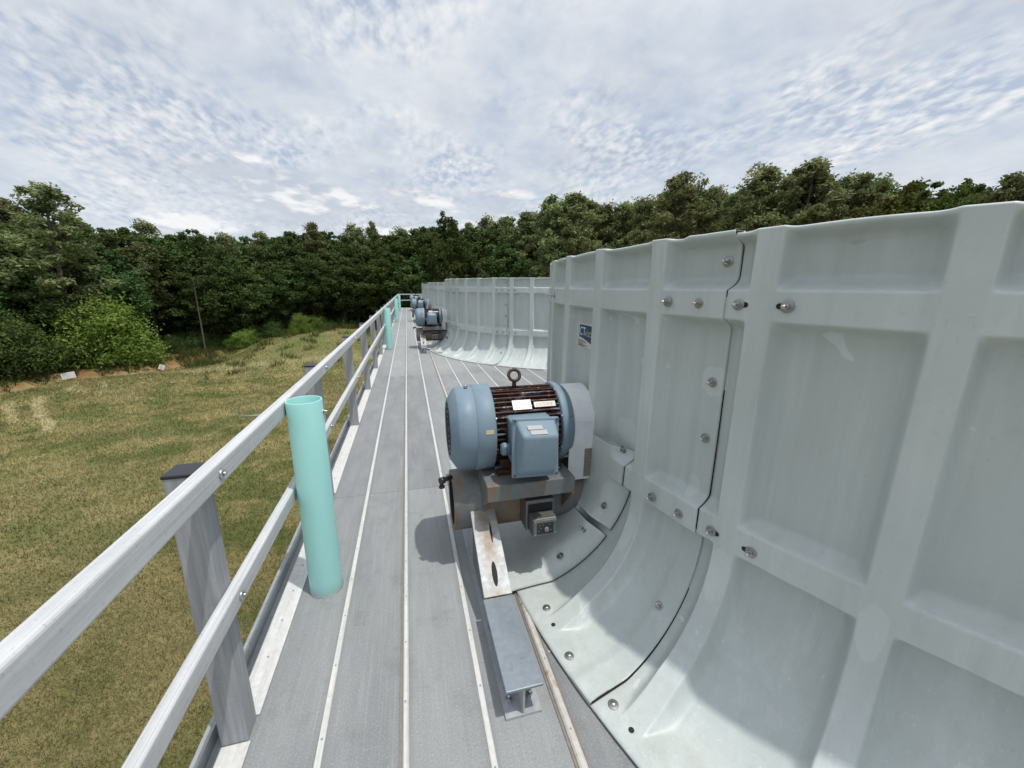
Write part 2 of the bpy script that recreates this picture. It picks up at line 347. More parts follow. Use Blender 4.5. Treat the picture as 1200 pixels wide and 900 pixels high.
CASING = mat_simple('casing_panel', (.45, .47, .46), .6, 0, .08, 3)
WHITE = mat_simple('sign_white', (.75, .75, .73), .5, 0, .05, 10)
NAVY = mat_simple('label_blue', (.012, .055, .14), .35, 0, .1, 10)
TAN = mat_simple('label_tan', (.50, .45, .30), .5, 0, .1, 10)
CREAM = mat_simple('label_cream', (.62, .60, .54), .5, 0, .06, 20)
INK = mat_simple('label_ink', (.05, .05, .05), .6, 0, .1, 10)
BARK = mat_bark()

# ------------------------------------------------------------------ numbers of the place
XC, YC, RT, RB, H, PITCH = 4.678, 2.238, 3.645, 4.20, 1.86, 9.011
XB = -.093; W = .305
Y0, Y1 = -2.3, 33.8
GZ = -6.5

# ------------------------------------------------------------------ deck
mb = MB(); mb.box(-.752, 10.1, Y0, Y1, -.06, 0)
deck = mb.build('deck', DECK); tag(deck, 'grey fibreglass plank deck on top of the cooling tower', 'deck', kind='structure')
k = -1
while XB + k*W < 10.0:
    x = XB + k*W; mb = MB()
    if k in (0, 2):
        w = .012 if k == 0 else .016
        mb.extrude_y([(x-w, .001), (x-w, .006), (x-w*.55, .013), (x+w*.55, .013), (x+w, .006), (x+w, .001)], Y0, Y1)
        mb.box(x-w-.012, x-w-.002, Y0, Y1, .001, .005, 1)
        if k == 2: mb.box(x+w+.002, x+w+.008, Y0, Y1, .001, .004, 1)
    else:
        mb.extrude_y([(x-.012, .001), (x-.0105, .0045), (x+.0105, .0045), (x+.012, .001)], Y0, Y1)
    y = -1.
    while y < 12:
        mb.lathe([(.004 if k not in (0, 2) else .012, .0042), (.0075 if k not in (0, 2) else .0155, .003), (.008 if k not in (0, 2) else .016, .0001)], 'z', 8, (x + rnd.uniform(-.002, .002), y, 0), 2)
        y += .29 + rnd.uniform(-.02, .02)
    mb.build('seam_strip', [STRIPB if k == 2 else STRIP, TAGB, DARKST], deck)
    k += 1
# bright flat strip along the outer edge, cut round the posts
POSTY = [1.375 - 1.79*i for i in (2, 1)] + [1.375 + 1.79*i for i in range(0, 19)]
POSTY = [y for y in POSTY if y < Y1 - .1]
mb = MB(); ys = [Y0] + [q for y in POSTY for q in (y-.049, y+.049)] + [Y1]
for a, b in zip(ys[::2], ys[1::2]):
    mb.box(-.750, -.653, a, b, .002, .0065)
    yy = a + .06
    while yy < min(b, 9):
        mb.lathe([(.0065, .005), (.010, .0035), (.0105, .0001)], 'z', 8, (-.70 + rnd.uniform(-.01, .01), yy, 0), 1); yy += .21
mb.build('edge_strip', [mat_galv('edge_strip_pale', (.50, .495, .47), (.66, .655, .63), metal=0, rough=.6, stretch=(40, 2, 40)), DARKST], deck)

tower = thing('cooling_tower', 'long fibreglass clad cooling tower block carrying the deck', 'cooling tower', (0, 0, GZ))
mb = MB(); mb.box(-.70, 10.05, Y0+.05, Y1-.05, 0, -GZ-.07)
y = Y0 + .05
while y < Y1: mb.box(-.74, -.70, y, y+.06, 0, -GZ-.09); y += .6
mb.build('casing', CASING, tower)
mb = MB()
for a, b in ((Y0, Y1),):
    mb.box(-.790, -.781, a, b, -.18-GZ, .055-GZ); mb.box(-.806, -.7905, a, b, .047-GZ, .056-GZ); mb.box(-.7805, -.753, a, b, -.012-GZ, -.004-GZ)
mb.build('edge_channel', mat_galv('edge_channel_grey', (.26, .28, .29), (.38, .40, .41), metal=.2, stretch=(40, 2, 40)), tower)

# ------------------------------------------------------------------ guardrails
def rounded(x0, x1, z0, z1, r, groove=False):
    p = []
    for cx, cz, a in ((x1-r, z1-r, 0), (x0+r, z1-r, 90), (x0+r, z0+r, 180), (x1-r, z0+r, 270)):
        for i in range(4): t = R(a + 30*i); p.append((cx + r*math.cos(t), cz + r*math.sin(t)))
        if groove and a == 0:
            m = (x0+x1)/2; p += [(m+.010, z1), (m+.007, z1-.003), (m-.007, z1-.003), (m-.010, z1)]
    return p

gr = thing('guardrail', 'long two-rail grey guardrail on square posts along the deck edge above the field', 'railing', (-.70, POSTY[2], 0))
oy = POSTY[2]
pm = MB()
prof = rounded(-.045, .045, -.045, .045, .006)
n = len(prof); v = [(a, b, z) for z in (-.10, 1.085) for a, b in prof]
pm.add(v, [(i, (i+1) % n, n+(i+1) % n, n+i) for i in range(n)]); pm.bbox(-.047, .047, -.047, .047, -.1, -.09, .002)
post_me = pm.mesh('post', POST)
cm = MB(); cm.bbox(-.0475, .0475, -.0475, .0475, 1.078, 1.090, .004); cap_me = cm.mesh('post_cap', BLACK)
bm_ = MB(); bm_.lathe([(0, .012), (.002, .017), (.006, .016), (.010, .013), (.012, .006), (.012, .0001)], 'x', 14, (0, 0, 0)); bm_.cyl((.01, 0, 0), (.017, 0, 0), .008, n=6); rb_me = bm_.mesh('bolt', STEEL)
for y in POSTY:
    p = link('post', post_me, gr, (-.007, y-oy, 0)); link('post_cap', cap_me, p)
    link('bolt', rb_me, p, (.092, .0, 1.062)); link('bolt', rb_me, p, (.086, .0, .598))
for nm, z0, z1, x1 in (('top_rail', 1.022, 1.102, .086), ('mid_rail', .560, .635, .080)):
    mb = MB(); mb.extrude_y(rounded(.039, x1, z0, z1, .010, True), Y0-oy, Y1-oy); o = mb.build(nm, RAIL, gr)
ge = thing('guardrail', 'short grey guardrail closing the far end of the deck before the trees', 'railing', (-.70, Y1, 0))
for x in [0.02 + 1.79*i for i in range(7)]:
    if x > .1: p = link('post', post_me, ge, (x, -.02, 0)); link('post_cap', cap_me, p)
for nm, z0, z1 in (('top_rail', 1.022, 1.102), ('mid_rail', .560, .635)):
    mb = MB(); mb.box(.09, 10.7, -.115, -.066, z0, z1); mb.build(nm, RAIL, ge)

# ------------------------------------------------------------------ turquoise standpipes
pl = ['nearest and largest turquoise pipe standing open-topped against the guardrail', 'second turquoise pipe along the guardrail, opposite the second motor',
      'third turquoise pipe along the guardrail, small, opposite the third motor', 'farthest turquoise pipe, by the far corner of the guardrail']
pr = .0835
mb = MB(); mb.lathe([(.0, pr), (1.1, pr), (1.102, pr-.001), (1.102, pr-.006), (1.1, pr-.007), (.3, pr-.007)], 'z', 56); pipe_me = mb.mesh('pipe_wall', PIPE)
mb = MB(); mb.lathe([(0.001, pr+.005), (.003, pr+.004), (.004, pr-.001)], 'z', 40); coll_me = mb.mesh('base_seal', TAGB)
mb = MB(); mb.cyl((pr-.002, 0, 1.035), (pr+.003, 0, 1.035), .013, n=14); mb.cyl((pr+.003, 0, 1.035), (pr+.012, 0, 1.035), .009, n=6); mb.cyl((pr+.0, 0, 1.035), (pr+.022, 0, 1.035), .0045, n=8); pb_me = mb.mesh('bolt', STEEL)
mb = MB(); mb.cyl((-pr-.20, 0, 1.035), (-pr-.0, 0, 1.035), .006, n=8); stud_me = mb.mesh('bolt_stud', STEEL)
for i in range(4):
    o = thing('standpipe', pl[i], 'pipe', (-.527, 2.105 + PITCH*i, 0), 0, 'turquoise pipes along the guardrail')
    link('pipe_wall', pipe_me, o); link('base_seal', coll_me, o); link('bolt', pb_me, o); link('bolt_stud', stud_me, o)

# ------------------------------------------------------------------ fan stacks
DEP = .066
def sm(x, a, b):
    t = np.clip((x-a)/(b-a), 0, 1); return t*t*(3-2*t)
def fall(x):
    x = np.clip(x, 0, 1); return (1-x)**2.3*(1-.0*x)
def relief_theta(t):
    """t in degrees from the joint at the segment's left, ribs at 2.7 + 7.5 i; 1 on the ribs"""
    d = np.abs((t - 2.7 + 3.75) % 7.5 - 3.75)
    return fall((d-.66)/.85)
def relief_z(z):
    top = fall((1.846-z)/.05)*.86
    b1 = fall((1.542-z)/.05)*fall((z-1.648)/.055); b2 = fall((.622-z)/.05)*fall((z-.738)/.055)
    return np.maximum(np.maximum(top, b1), b2)
def profile(n_fl=46):
    """(r, z, nr, nz) of the rib-level outline from the flange edge up to the lip"""
    P = [(RB, .066), (RB-.02, .066), (RB-.04, .066), (RB-.06, .066)]
    a = np.linspace(0, np.pi/2, n_fl)
    for q in a[1:]: P.append((RT + (RB-.06-RT)*(1-math.sin(q)), .066 + .556*(1-math.cos(q))))
    zs = np.concatenate([np.linspace(.628, .81, 34), np.linspace(.83, 1.47, 24), np.linspace(1.485, 1.71, 44), np.linspace(1.72, 1.79, 5), np.linspace(1.796, H-.004, 16)])
    P += [(RT, z) for z in zs]
    P = np.array(P); T = np.gradient(P, axis=0); N = np.stack([T[:, 1], -T[:, 0]], 1); N /= np.linalg.norm(N, axis=1)[:, None]
    return P, N
PP, PN = profile()
def surf(t, i_prof, extra, wob=None):
    """points at angle t (deg from joint), arrays broadcast [profile, theta]"""
    r0, z0 = PP[i_prof, 0][:, None], PP[i_prof, 1][:, None]; nr, nz = PN[i_prof, 0][:, None], PN[i_prof, 1][:, None]
    rt = relief_theta(t)[None, :]; rz = relief_z(z0)
    rel = 1 - (1-rt)*(1-rz)                                     # smooth union
    # panel faces are flat chords and bulge slightly inwards
    dd = np.abs((t - 2.7 + 3.75) % 7.5 - 3.75)[None, :]
    dep = DEP + .006*sm(dd, 1.2, 3.5)*(1-rz)
    fade = np.clip((4.165-r0)/.24, 0, 1)**.9                                   # ribs die out on the flange
    off = -dep*(1-rel*fade) + extra
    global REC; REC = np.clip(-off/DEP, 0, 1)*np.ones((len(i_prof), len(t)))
    return r0 + nr*off, z0 + nz*off*np.where(z0 < .62, 1, 0)

def seg_mesh(name='stack_segment'):
    t = np.concatenate([np.linspace(-1.0, .9, 8)[:-1], np.unique(np.concatenate([np.linspace(.9, 29., 120)] + [np.clip(2.7+7.5*i+s_*np.linspace(.55, 1.6, 17), .9, 29.) for i in range(4) for s_ in (-1, 1)])), np.linspace(29.05, 30.72, 18)])
    ip = np.arange(len(PP)); ex = (.0005 + .0085*sm(t, 28.6, 29.4))[None, :] - (.004*(1-sm(t, .5, 1.2)))[None, :]
    lump = .0022*(np.sin(t*.9+1)[None, :]*np.sin(PP[:, 1]*5.1)[:, None] + np.sin(t*2.3)[None, :]*np.sin(PP[:, 1]*9+2)[:, None]*.6)
    rr, zz = surf(t, ip, ex + lump*np.minimum(1, PP[:, 1]*4)[:, None])
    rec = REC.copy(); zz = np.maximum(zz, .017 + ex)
    # scalloped lip
    lip = sm(PP[:, 1], 1.80, H)[:, None]*(-.007*(1-relief_theta(t)) - .003*np.sin(t*.7))[None, :]; zz = zz + lip + (.011*sm(t, 27.2, 27.5))[None, :]*sm(PP[:, 1], 1.82, H)[:, None]
    nt = len(t)
    rr = np.vstack([rr[:1]-.002, rr[:1], rr]); zz = np.vstack([zz[:1]*0+.0055, zz[:1]-.005, zz])
    # inner lip and a return edge
    rr = np.vstack([rr, rr[-1:]-.004, rr[-1:]-.06, rr[-1:]-.085]); zz = np.vstack([zz, zz[-1:]+.004, zz[-1:]+.004, zz[-1:]-.55])
    a = np.radians(t - 195.4); np_ = rr.shape[0]
    V = np.stack([rr*np.cos(a), rr*np.sin(a), zz], -1).reshape(-1, 3)
    i, j = np.meshgrid(np.arange(np_-1), np.arange(nt-1), indexing='ij'); b = (i*nt+j).ravel()
    F = np.stack([b, b+1, b+nt+1, b+nt], 1); mi = np.zeros(len(F), int)
    # return at the right edge (thickness)
    e = (np.arange(np_)*nt + nt-1); s = len(V); ang = np.radians(30.70-195.4)
    V2 = V[e].copy(); rad = np.hypot(V2[:, 0], V2[:, 1]); V2[:, 0] *= (rad-.008)/rad; V2[:, 1] *= (rad-.008)/rad; V = np.vstack([V, V2])
    F2 = np.stack([e[:-1], s+np.arange(np_-1), s+np.arange(1, np_), e[1:]], 1)
    # dark sealed gap beneath the overlap, set on the next segment's surface
    ts = np.linspace(30.60, 30.785, 3); rr2, zz2 = surf(ts - 30, ip, .0016 - .004*(1-sm(ts-30, .5, 1.2))[None, :]); zz2 = np.maximum(zz2, .0186)
    a2 = np.radians(ts-195.4); G = np.stack([rr2*np.cos(a2), rr2*np.sin(a2), zz2], -1).reshape(-1, 3); s2 = len(V); V = np.vstack([V, G])
    gi, gj = np.meshgrid(np.arange(len(ip)-1), np.arange(2), indexing='ij'); gb = (gi*3+gj).ravel() + s2
    F3 = np.stack([gb, gb+1, gb+4, gb+3], 1)
    F = np.vstack([F, F2, F3]); mi = np.concatenate([mi, np.zeros(len(F2), int), np.ones(len(F3), int)])
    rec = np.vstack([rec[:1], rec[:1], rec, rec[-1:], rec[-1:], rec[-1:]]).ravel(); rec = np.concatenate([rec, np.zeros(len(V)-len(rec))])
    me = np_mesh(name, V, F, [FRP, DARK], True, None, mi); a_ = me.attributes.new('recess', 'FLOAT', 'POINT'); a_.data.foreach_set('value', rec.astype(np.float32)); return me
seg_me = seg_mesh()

def hatch_mesh(i0, i1, name):
    ip = np.arange(i0, i1); z = PP[ip, 1]
    nt = 60; u = np.linspace(0, 1, nt)
    right = np.interp(z, [0, .05, .62, .9], [-174.0, -173.9, -171.9, -171.7]); left = -188.0
    T = left + (right[:, None]-left)*u[None, :]
    r0, z0 = PP[ip, 0][:, None], z[:, None]; nr, nz = PN[ip, 0][:, None], PN[ip, 1][:, None]
    t = T + 195.4; d = np.abs((t - 2.7 + 3.75) % 7.5 - 3.75); rt = fall((d-.66)/.85); rz = relief_z(z0)
    edge = sm(right[:, None]-T, .2, 2.2)                          # drops to the panel at its right edge
    rel = 1-(1-edge)*(1-rz*.98)
    fd = np.clip((4.165-r0)/.24, 0, 1)**.9; off = -DEP*(1-rel*fd) + .006 + .002*(1-edge)
    off = np.maximum(off, -DEP*(1-(1-(1-rt)*(1-rz))*fd) + .004)
    rr = r0 + nr*off; zz = z0 + nz*off*np.where(z0 < .62, 1, 0)
    if i0 == 0: zz = np.maximum(zz, .030); rr[0] += .05
    a = np.radians(T); n = len(ip)
    V = np.stack([rr*np.cos(a), rr*np.sin(a), zz], -1).reshape(-1, 3)
    i, j = np.meshgrid(np.arange(n-1), np.arange(nt-1), indexing='ij'); b = (i*nt+j).ravel(); F = np.stack([b, b+1, b+nt+1, b+nt], 1)
    mi = np.zeros(len(F), int)
    # thickness along right, bottom and top edges
    for e in (np.arange(n)*nt+nt-1, np.arange(nt), (n-1)*nt+np.arange(nt)):
        s = len(V); E2 = V[e].copy(); rad = np.hypot(E2[:, 0], E2[:, 1])-XC*0; E2[:, 0] *= (rad-.006)/rad; E2[:, 1] *= (rad-.006)/rad; E2[:, 2] -= .002
        V = np.vstack([V, E2]); q = np.arange(len(e)-1)
        F = np.vstack([F, np.stack([e[:-1], e[1:], s+q+1, s+q], 1)]); mi = np.concatenate([mi, np.ones(len(e)-1, int)])
    return np_mesh(name, V, F, [FRP, DARK], True, None, mi)
zi = lambda z: int(np.argmin(np.abs(PP[:, 1]-z)))
hatch_lo = hatch_mesh(0, zi(.325), 'hatch_panel'); hatch_hi = hatch_mesh(zi(.345), zi(.835), 'hatch_panel')

# bolts: axis along local +x (outwards)
def bolt_mesh(slot=False, flat=False):
    m = MB(); m.lathe([(.0, .021), (.0025, .021), (.003, .0195), (.003, .0001)], 'x', 20, mi=0)
    if flat: m.lathe([(.003, .011), (.008, .010), (.010, .007), (.0105, .0001)], 'x', 14, mi=1)
    else:
        m.cyl((.003, 0, 0), (.013, 0, 0), .0115, .0105, n=6, mi=1, smooth=False); m.cyl((.013, 0, 0), (.036, 0, 0), .0058, n=10, mi=1); m.lathe([(.036, .0058), (.038, .003), (.0383, .0001)], 'x', 8, mi=1)
    if slot: m.lathe([(.0012, .0105), (.0014, .0001)], 'x', 14, (0, .019 if slot > 0 else -.019, 0), 2); m.lathe([(.0012, .010), (.0014, .0001)], 'x', 14, (0, .025 if slot > 0 else -.025, 0), 2)
    return m.mesh('bolt', [DARKST, STEEL, DARK])
B_n, B_sp, B_sm, B_f = bolt_mesh(), bolt_mesh(1), bolt_mesh(-1), bolt_mesh(flat=True)
hole_m = MB(); hole_m.lathe([(.001, .011), (.0015, .0001)], 'x', 14); hole_me = hole_m.mesh('bolt_hole', DARK)
def put_bolts(seg):
    """on the joint at the segment's right end (local angle -165.4)"""
    lst = []
    for th, me in ((-168.82, B_n), (-166.31, B_n), (-163.85, B_sp), (-161.3, B_sm)):
        lst.append((th, 1.597, me)); lst.append((th + (.25 if me is not B_n else .3), .668, me))
    for z in (1.755, 1.276, 1.03): lst.append((-165.45, z, B_n))
    for th, z, me in ((-165.9, .247, B_n),):
        lst.append((th, z, me))
    for th, z, me in lst:
        t = np.array([(th + 195.4)]); i = np.array([zi(z)])
        tt = t if th < -164.7 else t - 30
        r, zz = surf(tt, i, np.array([[.009 if th < -164.7 else .0015]])); a = R(th)
        z_ = float(zz[0, 0]) if z < .6 else z
        tilt = math.atan2(PN[i[0], 1], PN[i[0], 0])
        link('bolt', me, seg, (float(r[0, 0])*math.cos(a), float(r[0, 0])*math.sin(a), z_), Euler((0, -tilt, a)).to_matrix().to_euler() if False else (Matrix.Rotation(a, 3, 'Z') @ Matrix.Rotation(-tilt, 3, 'Y')).to_euler())
    for th, r, me, nm in ((-167.62, 4.145, B_f, 'bolt'), (-164.0, 4.12, B_f, 'bolt'), (-162.55, 4.13, hole_me, 'bolt_hole'), (-170.1, 4.12, hole_me, 'bolt_hole'), (-171.6, 4.10, B_f, 'bolt')):
        z = .017; link(nm, me, seg, (r*math.cos(R(th)), r*math.sin(R(th)), max(z, .017) + .0025), (0, R(-88), 0) if False else (Matrix.Rotation(R(th), 3, 'Z') @ Matrix.Rotation(R(-86), 3, 'Y')).to_euler())

def make_label(stack):
    """maker's plate bent into the recessed panel"""
    t0, t1, z0, z1 = -183.95, -179.1, 1.275, 1.432; rp = RT - DEP - .006 + .006
    wid = R(t1-t0)*rp; hei = z1-z0
    def bend(u, v, lift=0):                                       # metres from the lower left corner
        a = R(t0) + u/rp; return ((rp+lift)*math.cos(a), (rp+lift)*math.sin(a), z0 + v)
    def sheet(m, x0, x1, low, top, lift, mi, n=14):
        v, f = [], []
        for i in range(n+1):
            u = x0 + (x1-x0)*i/n; v += [bend(u, low(u), lift), bend(u, top(u), lift)]
        for i in range(n): f.append((2*i, 2*i+2, 2*i+3, 2*i+1))
        m.add(v, f, mi)
    m = MB(); sheet(m, 0, wid, lambda u: 0, lambda u: hei - .006 + .006*math.sin(u/wid*math.pi), 0, 0)
    swoosh = lambda u: .062 - .052*(max(0, (u/wid-.10))/.9)**1.6
    sheet(m, wid*.07, wid*.985, lambda u: swoosh(u)-.004, lambda u: hei-.010 + .004*math.sin(u/wid*math.pi), .0008, 2)
    sheet(m, wid*.09, wid*.965, lambda u: swoosh(u), lambda u: hei-.014 + .004*math.sin(u/wid*math.pi), .0014, 1)
    for x in (.80,): sheet(m, wid*x, wid*(x+.025), lambda u: swoosh(u)+.002, lambda u: hei-.016, .0022, 0, 2)
    for r_, (y, x1) in enumerate(((.040, .42), (.031, .50), (.021, .34), (.012, .56), (.005, .40))):
        x = .05
        while x < x1:
            w = rnd.uniform(.03, .07); sheet(m, wid*x, wid*min(x+w, x1), lambda u: y, lambda u: y+.0045, .0016, 3, 2); x += w+.018
    plate = m.build('maker_label', [CREAM, NAVY, WHITE, INK], stack)
    for txt, x, y, size, mat in (('CT', .12, .078, .062, WHITE), ('vista', .41, .076, .054, TAN)):
        cu = bpy.data.curves.new('lettering', 'FONT'); cu.body = txt; cu.size = size*1.25; cu.resolution_u = 3
        o = bpy.data.objects.new('lettering', cu); C.objects.link(o); bpy.context.view_layer.update()
        me = bpy.data.meshes.new_from_object(o.evaluated_get(bpy.context.evaluated_depsgraph_get())); bpy.data.objects.remove(o)
        me.materials.clear(); me.materials.append(mat)
        s = 1.0
        for p in me.vertices: p.co = bend(wid*x + p.co.x*1.0, y + p.co.y, .003)
        link('lettering', me, plate)

labels = ['nearest grey fibreglass fan stack ring filling the right side, maker label on its panel', 'second grey fan stack ring from the camera, behind the nearest motor',
          'third grey fan stack ring, showing only as a narrow strip beyond the second', 'farthest fan stack ring, almost wholly behind the third']
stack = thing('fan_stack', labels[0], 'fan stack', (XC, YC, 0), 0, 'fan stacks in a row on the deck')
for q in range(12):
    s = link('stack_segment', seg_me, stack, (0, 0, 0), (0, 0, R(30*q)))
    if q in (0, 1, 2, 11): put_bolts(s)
for me, hb in ((hatch_hi, ((-174.0, .44), (-172.9, .80))), (hatch_lo, ((-174.9, .27), (-174.9, .13)))):
    h = link('hatch_panel', me, stack)
    for th, z in hb:
        i = zi(z); tilt = math.atan2(PN[i, 1], PN[i, 0]); r = PP[i, 0] + PN[i, 0]*-.014; zz = z + (PN[i, 1]*-.014 if z < .6 else 0)
        if z > .6: r = RT-.034
        link('bolt', B_n, h, (r*math.cos(R(th)), r*math.sin(R(th)), zz), (Matrix.Rotation(R(th), 3, 'Z') @ Matrix.Rotation(-tilt, 3, 'Y')).to_euler())
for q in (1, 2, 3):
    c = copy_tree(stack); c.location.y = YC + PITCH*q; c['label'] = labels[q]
make_label(stack)

# ------------------------------------------------------------------ motor, support, guard (made at the first cell, origin at the tube centre line on the deck)
MZ = .838
def make_motor():
    t = thing('fan_motor', 'x', 'motor', (0, YC, 0), 0, 'blue fan motors in a row')
    m = MB(); o = (0, 0, MZ)
    m.lathe([(.196, .0001), (.196, .165), (.192, .172), (.194, .178), (.232, .236), (.240, .243), (.328, .250), (.331, .2475), (.334, .2515), (.337, .2545), (.432, .256), (.436, .253), (.436, .20)], 'x', 64, o)
    cowl = m.build('fan_cowl', MOTOR, t)
    for i in range(1, 7): pass
    g = MB()
    for r in (.03, .06, .09, .12, .15): g.lathe([(.1945, r-.008), (.1935, r-.006), (.1935, r+.006), (.1945, r+.008)], 'x', 40, o)
    g.build('grille', DARK, cowl)
    g = MB(); g.cyl((.30, -.02, MZ+.25), (.30, -.02, MZ+.268), .011, n=6); g.build('screw', STEEL, cowl)
    g = MB(); g.cyl((.43, -.222, MZ+.115), (.444, -.225, MZ+.116), .009, n=6); g.build('screw', STEEL, cowl)
    g = MB(); g.box(.375, .42, -.0008, .0008, -.012, .012, 0, Matrix.Translation((0, -.2508, MZ+.052)) @ Matrix.Rotation(R(-11), 4, 'X')); g.build('tag_plate', TAN, cowl)
    f = MB(); f.lathe([(.43, .19), (.835, .19)], 'x', 48, o, 0)
    for k in range(46):
        a = R(k*360/46 + 2)
        if R(248) < a < R(292): continue
        M = Matrix.Translation((0, 0, MZ)) @ Matrix.Rotation(a, 4, 'X'); ln = rnd.uniform(-.003, .003)
        f.box(.438+ln, .826+ln, .186, .2295 + rnd.uniform(-.004, .004), -.0042, .0042, 0, M)
    f.build('finned_frame', FIN, t)
    g = MB(); g.bbox(.47, .80, -.20, .20, .618, .70, .01); g.bbox(.44, .53, -.23, .23, .617, .645, .006); g.bbox(.74, .83, -.23, .23, .617, .645, .006); g.build('motor_feet', FIN, t)
    e = MB(); e.lathe([(.826, .20), (.826, .243), (.831, .247), (.865, .247), (.870, .240), (.905, .225), (.93, .17), (.945, .09), (.96, .085), (.96, .0001)], 'x', 56, o); bell = e.build('end_bell', MOTOR, t)
    for a in (20, 65, 110, 155, 200, 245):
        g = MB(); g.cyl((.818, .236*math.cos(R(a)), MZ+.236*math.sin(R(a))), (.885, .236*math.cos(R(a)), MZ+.236*math.sin(R(a))), .011, n=6); g.build('screw', STEEL, bell)
    g = MB(); g.torus((.596, 0, MZ+.305), .034, .010, Matrix.Rotation(R(65), 3, 'X') @ Matrix.Identity(3)); g.cyl((.596, 0, MZ+.22), (.596, 0, MZ+.272), .014, .012); g.build('lifting_eye', mat_simple('rusty_eye', (.06, .035, .025), .6, .3, .4, 40), t)
    # conduit box: plinth, flange, domed lid with a sloping top
    g = MB(); g.bbox(.505, .745, -.36, -.16, .715, .955, .012); g.cyl((.452, -.285, .80), (.506, -.285, .80), .030, n=20); g.cyl((.458, -.285, .80), (.478, -.285, .80), .037, n=8); cb = g.build('conduit_box', MOTOR, t)
    l = MB(); M = Matrix.Translation((.612, -.385, .838)) @ Matrix.Rotation(R(-9), 4, 'X') @ Matrix.Rotation(R(2.0), 4, 'Y')
    l.bbox(-.128, .128, -.010, .012, -.158, .158, .008, 0, M)
    a = [(-.108, -.143), (.108, -.143), (.108, .143), (-.108, .143)]; b = [(-.093, -.122, -.050), (.098, -.122, -.050), (.098, .075, -.095), (-.093, .075, -.095)]
    bm2 = bmesh.new(); q0 = [bm2.verts.new((x, -.008, z)) for x, z in a]; q1 = [bm2.verts.new((x, y, z)) for x, z, y in b]
    bm2.faces.new(q1)
    for i in range(4): bm2.faces.new((q0[i], q0[(i+1) % 4], q1[(i+1) % 4], q1[i]))
    bmesh.ops.bevel(bm2, geom=[e_ for e_ in bm2.edges if not (e_.verts[0] in q0 and e_.verts[1] in q0)], offset=.016, segments=4, profile=.5, affect='EDGES'); bm2.verts.index_update()
    l.add([M @ p.co for p in bm2.verts], [[p.index for p in fc.verts] for fc in bm2.faces], 0, True); bm2.free()
    lid = l.build('lid', MOTOR, cb)
    ds = mat_simple('dark_screw', (.10, .13, .15), .4, .7)
    for x in (-.115, .115):
        for z in (-.145, .145): g = MB(); g.cyl(M @ Vector((x, -.009, z)), M @ Vector((x, -.017, z)), .0075, n=6); g.build('screw', ds, lid)
    g = MB(); q = MB()
    # paper sticker on the sloping top of the lid
    A = Vector((-.05, -.054, .124)); n_ = Vector((0, -.77, .64))
    def on(u, w): return M @ (Vector((u, -.020 - .070*w, .140 - .062*w)) + n_*.0035)
    g.add([on(-.060, .30), on(.020, .30), on(.022, .58), on(-.058, .58)], [(0, 1, 2, 3)]); g.add([on(-.050, .62), on(.038, .62), on(.040, .92), on(-.048, .92)], [(0, 1, 2, 3)]); g.build('sticker', STICK, lid)
    for (x0, x1, a, w) in ((.545, .655, 46, .062), (.672, .800, 45, .034)):
        M2 = Matrix.Translation((0, 0, MZ)) @ Matrix.Rotation(R(180-a), 4, 'X')
        g = MB(); g.box(x0, x1, .222, .2335, -w/2, w/2, 0, M2)
        for z in (-.25, 0, .25):
            xx = x0+.012
            while xx < x1-.02:
                ww = rnd.uniform(.008, .02); g.box(xx, xx+ww, .2335, .2338, w*z-.0022, w*z+.0022, 1, M2); xx += ww+.007
        g.build('nameplate', [PLATE, TAGB], t)
    return t

